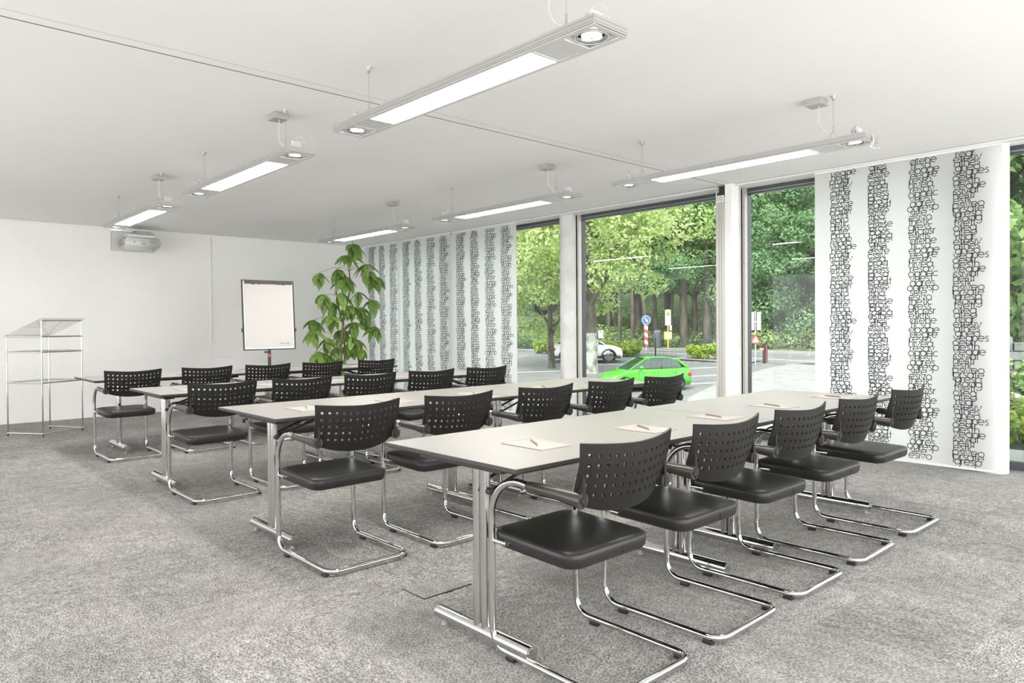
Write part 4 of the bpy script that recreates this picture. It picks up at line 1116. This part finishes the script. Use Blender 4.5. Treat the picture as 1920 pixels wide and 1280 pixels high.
# ---- cars
def make_car(name, L, Wd, Hh, paint, label, prof, cabin, wheel_r, wb, suv, loc, rz):
    """local x = length, front at -x; prof = list (x, z_top of lower body, half width); cabin = list (x, z_base, z_top, hw_base, hw_top)"""
    root = empty(name, loc, label, 'car', None, rz)
    zb = .20 if not suv else .26
    seg = []
    b = MB(); vs = []; n = len(prof); m = 10
    for (x, zt, hw) in prof:
        ring_ = [(hw * .80, zb), (hw * .97, zb + .10), (hw, zb + .28), (hw * .985, zt - .16), (hw * .93, zt - .045), (hw * .78, zt)]
        for y_, z_ in ring_: vs.append((x, -y_, z_))
        for y_, z_ in ring_[::-1]: vs.append((x, y_, z_))
    m = 12; fs = [tuple(range(m)), tuple(range((n - 1) * m, n * m))[::-1]]
    for i in range(n - 1):
        for k in range(m): l = (k + 1) % m; fs.append((i * m + k, (i + 1) * m + k, (i + 1) * m + l, i * m + l))
    b.add(vs, fs, paint, True); body = b.build('body', root)
    # greenhouse: glass
    g = MB(); vs = []; n = len(cabin)
    for (x, z0, z1, h0, h1) in cabin:
        for y_, z_ in ((-h0, z0), (-h1, z1), (h1, z1), (h0, z0)): vs.append((x, y_, z_))
    fs = [(0, 1, 2, 3), tuple(range((n - 1) * 4, n * 4))[::-1]]
    for i in range(n - 1):
        for k in range(4): l = (k + 1) % 4; fs.append((i * 4 + k, (i + 1) * 4 + k, (i + 1) * 4 + l, i * 4 + l))
    g.add(vs, fs, 'car_window'); g.build('windows', root)
    # roof skin & pillars
    r = MB(); rf = [c for c in cabin if c[2] > Hh - .17]
    vs = []; n = len(rf)
    for (x, z0, z1, h0, h1) in rf:
        for y_, z_ in ((-h1 - .012, z1 - .05), (-h1 * .92, z1 + .012), (0, z1 + .03), (h1 * .92, z1 + .012), (h1 + .012, z1 - .05)): vs.append((x, y_, z_))
    fs = []
    for i in range(n - 1):
        for k in range(4): fs.append((i * 5 + k, (i + 1) * 5 + k, (i + 1) * 5 + k + 1, i * 5 + k + 1))
    r.add(vs, fs, paint, True)
    for sy_ in (-1, 1):
        def pil(xa, za, ha, xb, zb_, hb, w_, mm):
            r.tube([(xa, sy_ * (ha + .004), za), (xb, sy_ * (hb + .004), zb_)], w_, mm, 6)
        a, bq = cabin[0], rf[0]; pil(a[0], a[1], a[3], bq[0], bq[2] - .02, bq[4], .035, paint)
        a, bq = cabin[-1], rf[-1]; pil(a[0] - .02, a[1], a[3], bq[0], bq[2] - .02, bq[4], .06, paint)
        pil(rf[0][0] + .02, rf[0][2] - .01, rf[0][4], rf[-1][0], rf[-1][2] - .01, rf[-1][4], .028, paint)
        mx = (cabin[0][0] + cabin[-1][0]) / 2 + .12
        r.box(mx - .05, mx + .05, sy_ * (cabin[1][3]) - .006, sy_ * (cabin[1][3]) + .006, cabin[1][1], cabin[1][1] + .05, 'trim_black')
        pil(mx, cabin[1][1], cabin[1][3] - .005, mx + .02, Hh - .08, rf[0][4], .035, 'trim_black')
    r.build('roof', root)
    for sx, wx in ((-1, -wb / 2 - .02), (1, wb / 2 - .02)):
        for sy_ in (-1, 1):
            yo = sy_ * (Wd / 2 - .015)
            w = MB(); w.cyl((wx, yo - sy_ * .19, wheel_r), (wx, yo, wheel_r), wheel_r, 'tyre', 24); wo = w.build('wheel', root)
            w = MB(); w.cyl((wx, yo - sy_ * .02, wheel_r), (wx, yo + sy_ * .004, wheel_r), wheel_r * .68, 'trim_black', 20)
            for k in range(10):
                a = k * 2 * PI / 10; w.tube([(wx + .05 * math.cos(a), yo + sy_ * .008, wheel_r + .05 * math.sin(a)), (wx + wheel_r * .66 * math.cos(a), yo + sy_ * .008, wheel_r + wheel_r * .66 * math.sin(a))], .014, 'rim', 5)
            w.tube([(wx + wheel_r * .67 * math.cos(k / 20 * 2 * PI), yo + sy_ * .006, wheel_r + wheel_r * .67 * math.sin(k / 20 * 2 * PI)) for k in range(20)], .014, 'rim', 5, closed=True)
            w.build('rim', wo)
            ar = MB(); hr = wheel_r + (.075 if suv else .035); ar.tube([(wx + hr * math.cos(t * PI / 14), yo + sy_ * .004, wheel_r + hr * math.sin(t * PI / 14)) for t in range(15)], .045 if suv else .02, 'trim_black', 6)
            ar.cyl((wx, yo - sy_ * .16, wheel_r), (wx, yo - sy_ * .001, wheel_r), hr, 'trim_black', 24); ar.build('wheel_arch', root)
    d = MB()
    if suv: d.box(-L / 2 + .12, L / 2 - .1, -Wd / 2 + .01, Wd / 2 - .01, zb - .02, zb + .13, 'trim_black', .03)
    else: d.box(-L / 2 + .7, L / 2 - .7, -Wd / 2 + .02, Wd / 2 - .02, zb - .03, zb + .03, 'trim_black', .01)
    d.build('lower_trim', root)
    for sy_ in (-1, 1):
        y_ = sy_ * prof[1][2]
        k = MB(); xf = -L / 2
        k.sphere((xf + .36, sy_ * (Wd / 2 - .20), prof[1][1] - .10), .26, 'headlight', 14, 8, (1.15, .42, .38)); k.build('headlight', root)
        k = MB(); k.sphere((L / 2 - .16, sy_ * (Wd / 2 - .13), prof[-2][1] - .16), .20, 'taillight', 12, 8, (.75, .45, .55)); k.build('tail_light', root)
        k = MB(); k.sphere((cabin[0][0] + .52, sy_ * (Wd / 2 + .09), cabin[1][1] + .06), .11, paint, 12, 8, (.8, 1, .75)); k.box(cabin[0][0] + .5, cabin[0][0] + .56, min(sy_ * (Wd / 2 - .08), sy_ * (Wd / 2 + .04)), max(sy_ * (Wd / 2 - .08), sy_ * (Wd / 2 + .04)), cabin[1][1] + .0, cabin[1][1] + .04, 'trim_black'); k.build('wing_mirror', root)
        for hx in (.1, 1.0): 
            k = MB(); k.box(hx - .09, hx + .09, sy_ * (Wd / 2 - .01) - .018, sy_ * (Wd / 2 - .01) + .018, prof[4][1] - .17, prof[4][1] - .14, paint, .01); k.build('door_handle', root)
        k = MB()
        for hx in (-.62, .28, 1.12): k.box(hx - .004, hx + .004, sy_ * (Wd / 2 - .004) - .003, sy_ * (Wd / 2 - .004) + .003, zb + .14, prof[4][1] - .10, 'trim_black')
        k.build('door_seam', root)
    return root
mat('car_window', (.02, .05, .035), .05, 0, spec=.9)
g_prof = [(-1.95, .50, .55), (-1.86, .66, .74), (-1.60, .78, .82), (-1.15, .90, .845), (-.70, .97, .85), (0, .99, .85), (.9, 1.01, .85), (1.5, 1.03, .83), (1.80, 1.00, .78), (1.93, .85, .70), (1.95, .50, .62)]
g_cab = [(-1.05, .90, .93, .70, .68), (-.22, .97, 1.41, .79, .58), (.15, .98, 1.455, .80, .60), (.8, .99, 1.445, .80, .60), (1.30, 1.0, 1.36, .79, .57), (1.74, 1.0, 1.06, .70, .55)]
gx, gy = 26.25, 19.85
gcar = make_car('parked_hatchback', 3.90, 1.70, 1.48, 'car_green', 'bright green hatchback parked close outside the middle window', g_prof, g_cab, .30, 2.49, False, (gx, gy, gz(gx, gy) + .0), 0)
u_dir = math.atan2(rt.y, rt.x)
gcar.rotation_euler = (0, 0, u_dir + .22)
w_prof = [(-2.13, .62, .60), (-2.05, .82, .76), (-1.75, .95, .86), (-1.2, 1.04, .875), (-.7, 1.10, .88), (0, 1.12, .88), (.9, 1.14, .88), (1.6, 1.16, .86), (1.95, 1.12, .82), (2.10, .95, .76), (2.13, .6, .70)]
w_cab = [(-1.12, 1.03, 1.06, .74, .70), (-.35, 1.10, 1.49, .80, .62), (.1, 1.11, 1.53, .81, .63), (.9, 1.12, 1.52, .81, .62), (1.45, 1.13, 1.45, .79, .58), (1.92, 1.13, 1.18, .70, .52)]
sx_, sy2 = 33.28, 29.55
wcar = make_car('parked_crossover', 4.27, 1.76, 1.56, 'car_white', 'white crossover car with black wheel arches parked behind the pale tree trunk', w_prof, w_cab, .35, 2.57, True, (sx_, sy2, gz(sx_, sy2)), 0)
wcar.rotation_euler = (0, 0, u_dir + PI - .10)
x, y = at(.012, 72); c1 = copy_tree(wcar, (x, y, 1.05), u_dir + .5, 'white car far away beyond the street, left edge of the narrow window')
x, y = at(.040, 77)
ccar = make_car('parked_crossover', 4.27, 1.76, 1.56, 'car_dark', 'dark car far away beyond the street, next to the distant white car', w_prof, w_cab, .35, 2.57, True, (x, y, 1.35), u_dir + .4)
b = MB(); x, y = at(.02, 76); 
b.add([(x - 12, y - 8, .0), (x + 12, y - 8, .95), (x + 12, y + 14, 1.0), (x - 12, y + 14, 1.0)], [(0, 1, 2, 3)], 'road')
# raised bank carrying the distant cars
bk = MB(); A_, B_ = at(-.06, 67), at(.085, 67); C_, D_ = at(.085, 84), at(-.06, 84)
vs = [(A_[0], A_[1], -.7), (B_[0], B_[1], -.7), (C_[0], C_[1], -.7), (D_[0], D_[1], -.7)]
A2, B2, C2, D2 = at(-.06, 69), at(.085, 69), at(.085, 84), at(-.06, 84)
vs += [(A2[0], A2[1], 1.0), (B2[0], B2[1], 1.0), (C2[0], C2[1], 1.35), (D2[0], D2[1], 1.35)]
bk.add(vs, [(4, 5, 6, 7), (0, 1, 5, 4), (1, 2, 6, 5), (2, 3, 7, 6), (3, 0, 4, 7)], 'road'); struct(bk.build('raised_bank'))

# ---- garden outside the right window
gb = MB(); vs = []; fs = []; n = 24
for j in range(n + 1):
    for i in range(n + 1):
        x = 8.6 + 14 * i / n; y = -4 + 9.0 * j / n
        e = min(1, max(0, (5.0 - y) / 1.6)) 
        z = (-.10 + .055 * (x - 8.6)) * e + (gz(x, y) - .1) * (1 - e) + .05 * math.sin(x * 3 + y * 2)
        vs.append((x, y, z))
for j in range(n):
    for i in range(n): fs.append((j * (n + 1) + i, j * (n + 1) + i + 1, (j + 1) * (n + 1) + i + 1, (j + 1) * (n + 1) + i))
gb.add(vs, fs, 'forest_floor', True); struct(gb.build_raw('garden_bank'))
rs = random.Random(5)
BL = ['large pinkish boulder at the right edge behind the garden plants', 'pinkish boulder next to the largest one in the garden', 'small boulder in front of the garden rocks', 'flat boulder at the far right of the garden rocks']
for (x, y, z, r), lab in zip([(10.66, 2.43, .16, .26), (11.0, 2.25, .18, .24), (10.3, 2.12, .06, .15), (11.3, 2.0, .16, .22)], BL):
    bm = bmesh.new(); bmesh.ops.create_icosphere(bm, subdivisions=3, radius=1)
    for v in bm.verts:
        k = 1 + .13 * math.sin(v.co.x * 3 + x * 5) + .10 * math.cos(v.co.y * 4 + y * 3); v.co = (v.co.x * r * k * 1.2, v.co.y * r * k, v.co.z * r * .72 * k)
    b = MB(); b.bm(bm, 'stone', True); tag(b.build('boulder', None, (x, y, z)), lab, 'rock', 'boulders in the garden bed')
def shrub(x, y, z, R, H, n, size, m, label, seed):
    C, Rr = crown_blobs(seed, R, H, 14, .12); me = leaf_cloud(C, Rr, n, size, seed, mat_=m, surf=.4)
    root = empty('garden_shrub', (x, y, z), label, 'shrub'); link('foliage', me, root)['kind'] = 'stuff'
    b = MB()
    for k in range(5): b.tube([(0, 0, -.1), (C[k][0] * .6, C[k][1] * .6, C[k][2])], [.012, .005], 'bark', 5)
    b.build('stems', root)
shrub(9.15, 1.95, -.08, .42, .32, 1800, .045, 'leaf_hedge', 'bright green leafy garden plant right outside the right window', 31)
shrub(9.55, 1.35, -.06, .45, .32, 1800, .045, 'leaf_hedge', 'bright green garden plant beside the terrace, further right', 32)
shrub(9.7, 2.35, -.05, .40, .34, 1600, .05, 'leaf_shrub', 'garden plant growing in front of the boulders', 33)
shrub(12.0, 2.6, .1, .6, .5, 1800, .07, 'leaf_mid', 'dark green bush behind the boulders', 34)
b = MB(); b.lathe([(0, 0), (.22, 0), (.34, .28), (.37, .30), (.33, .31), (.30, .26), (0, .25)], (0, 0, 0), 'terracotta', 24); tag(b.build('plant_bowl', None, (13.3, 2.75, .14)), 'reddish brown bowl planter among the garden bushes', 'planter')
w_ = empty('garden_wall', (14.8, 3.4, .1), 'low grey stone garden wall behind the planter', 'wall')
for j in range(5):
    for i in range(9):
        b = MB(); x0 = -1.6 + i * .42 + (j % 2) * .2; b.box(x0, x0 + .40, -.15, .15, j * .16, j * .16 + .15, 'stone_wall', .02); b.build('stone', w_)
w_.rotation_euler = (0, 0, -YAW - .5)
b = MB()
TREES['g'] = tree_meshes(9, 2.6, 5.2, .9, 50, 15000, .10, 'leaf_mid', .09)
for (x, y, sc, lab) in [(17.0, 4.6, 1.25, 'leafy garden tree filling the right-hand window'), (19.5, 4.2, 1.5, 'taller garden tree behind the one in the right-hand window'), (18.4, 1.9, .9, 'small garden tree at the right edge of the picture')]:
    plant_tree('g', x, y, lab, sc, x, z=.2)
TREES['h'] = TREES['a']
x, y = at(.66, 40); plant_tree('a', x, y, 'large tree rising behind the garden at the far right', .9, 2, z=-1.0)
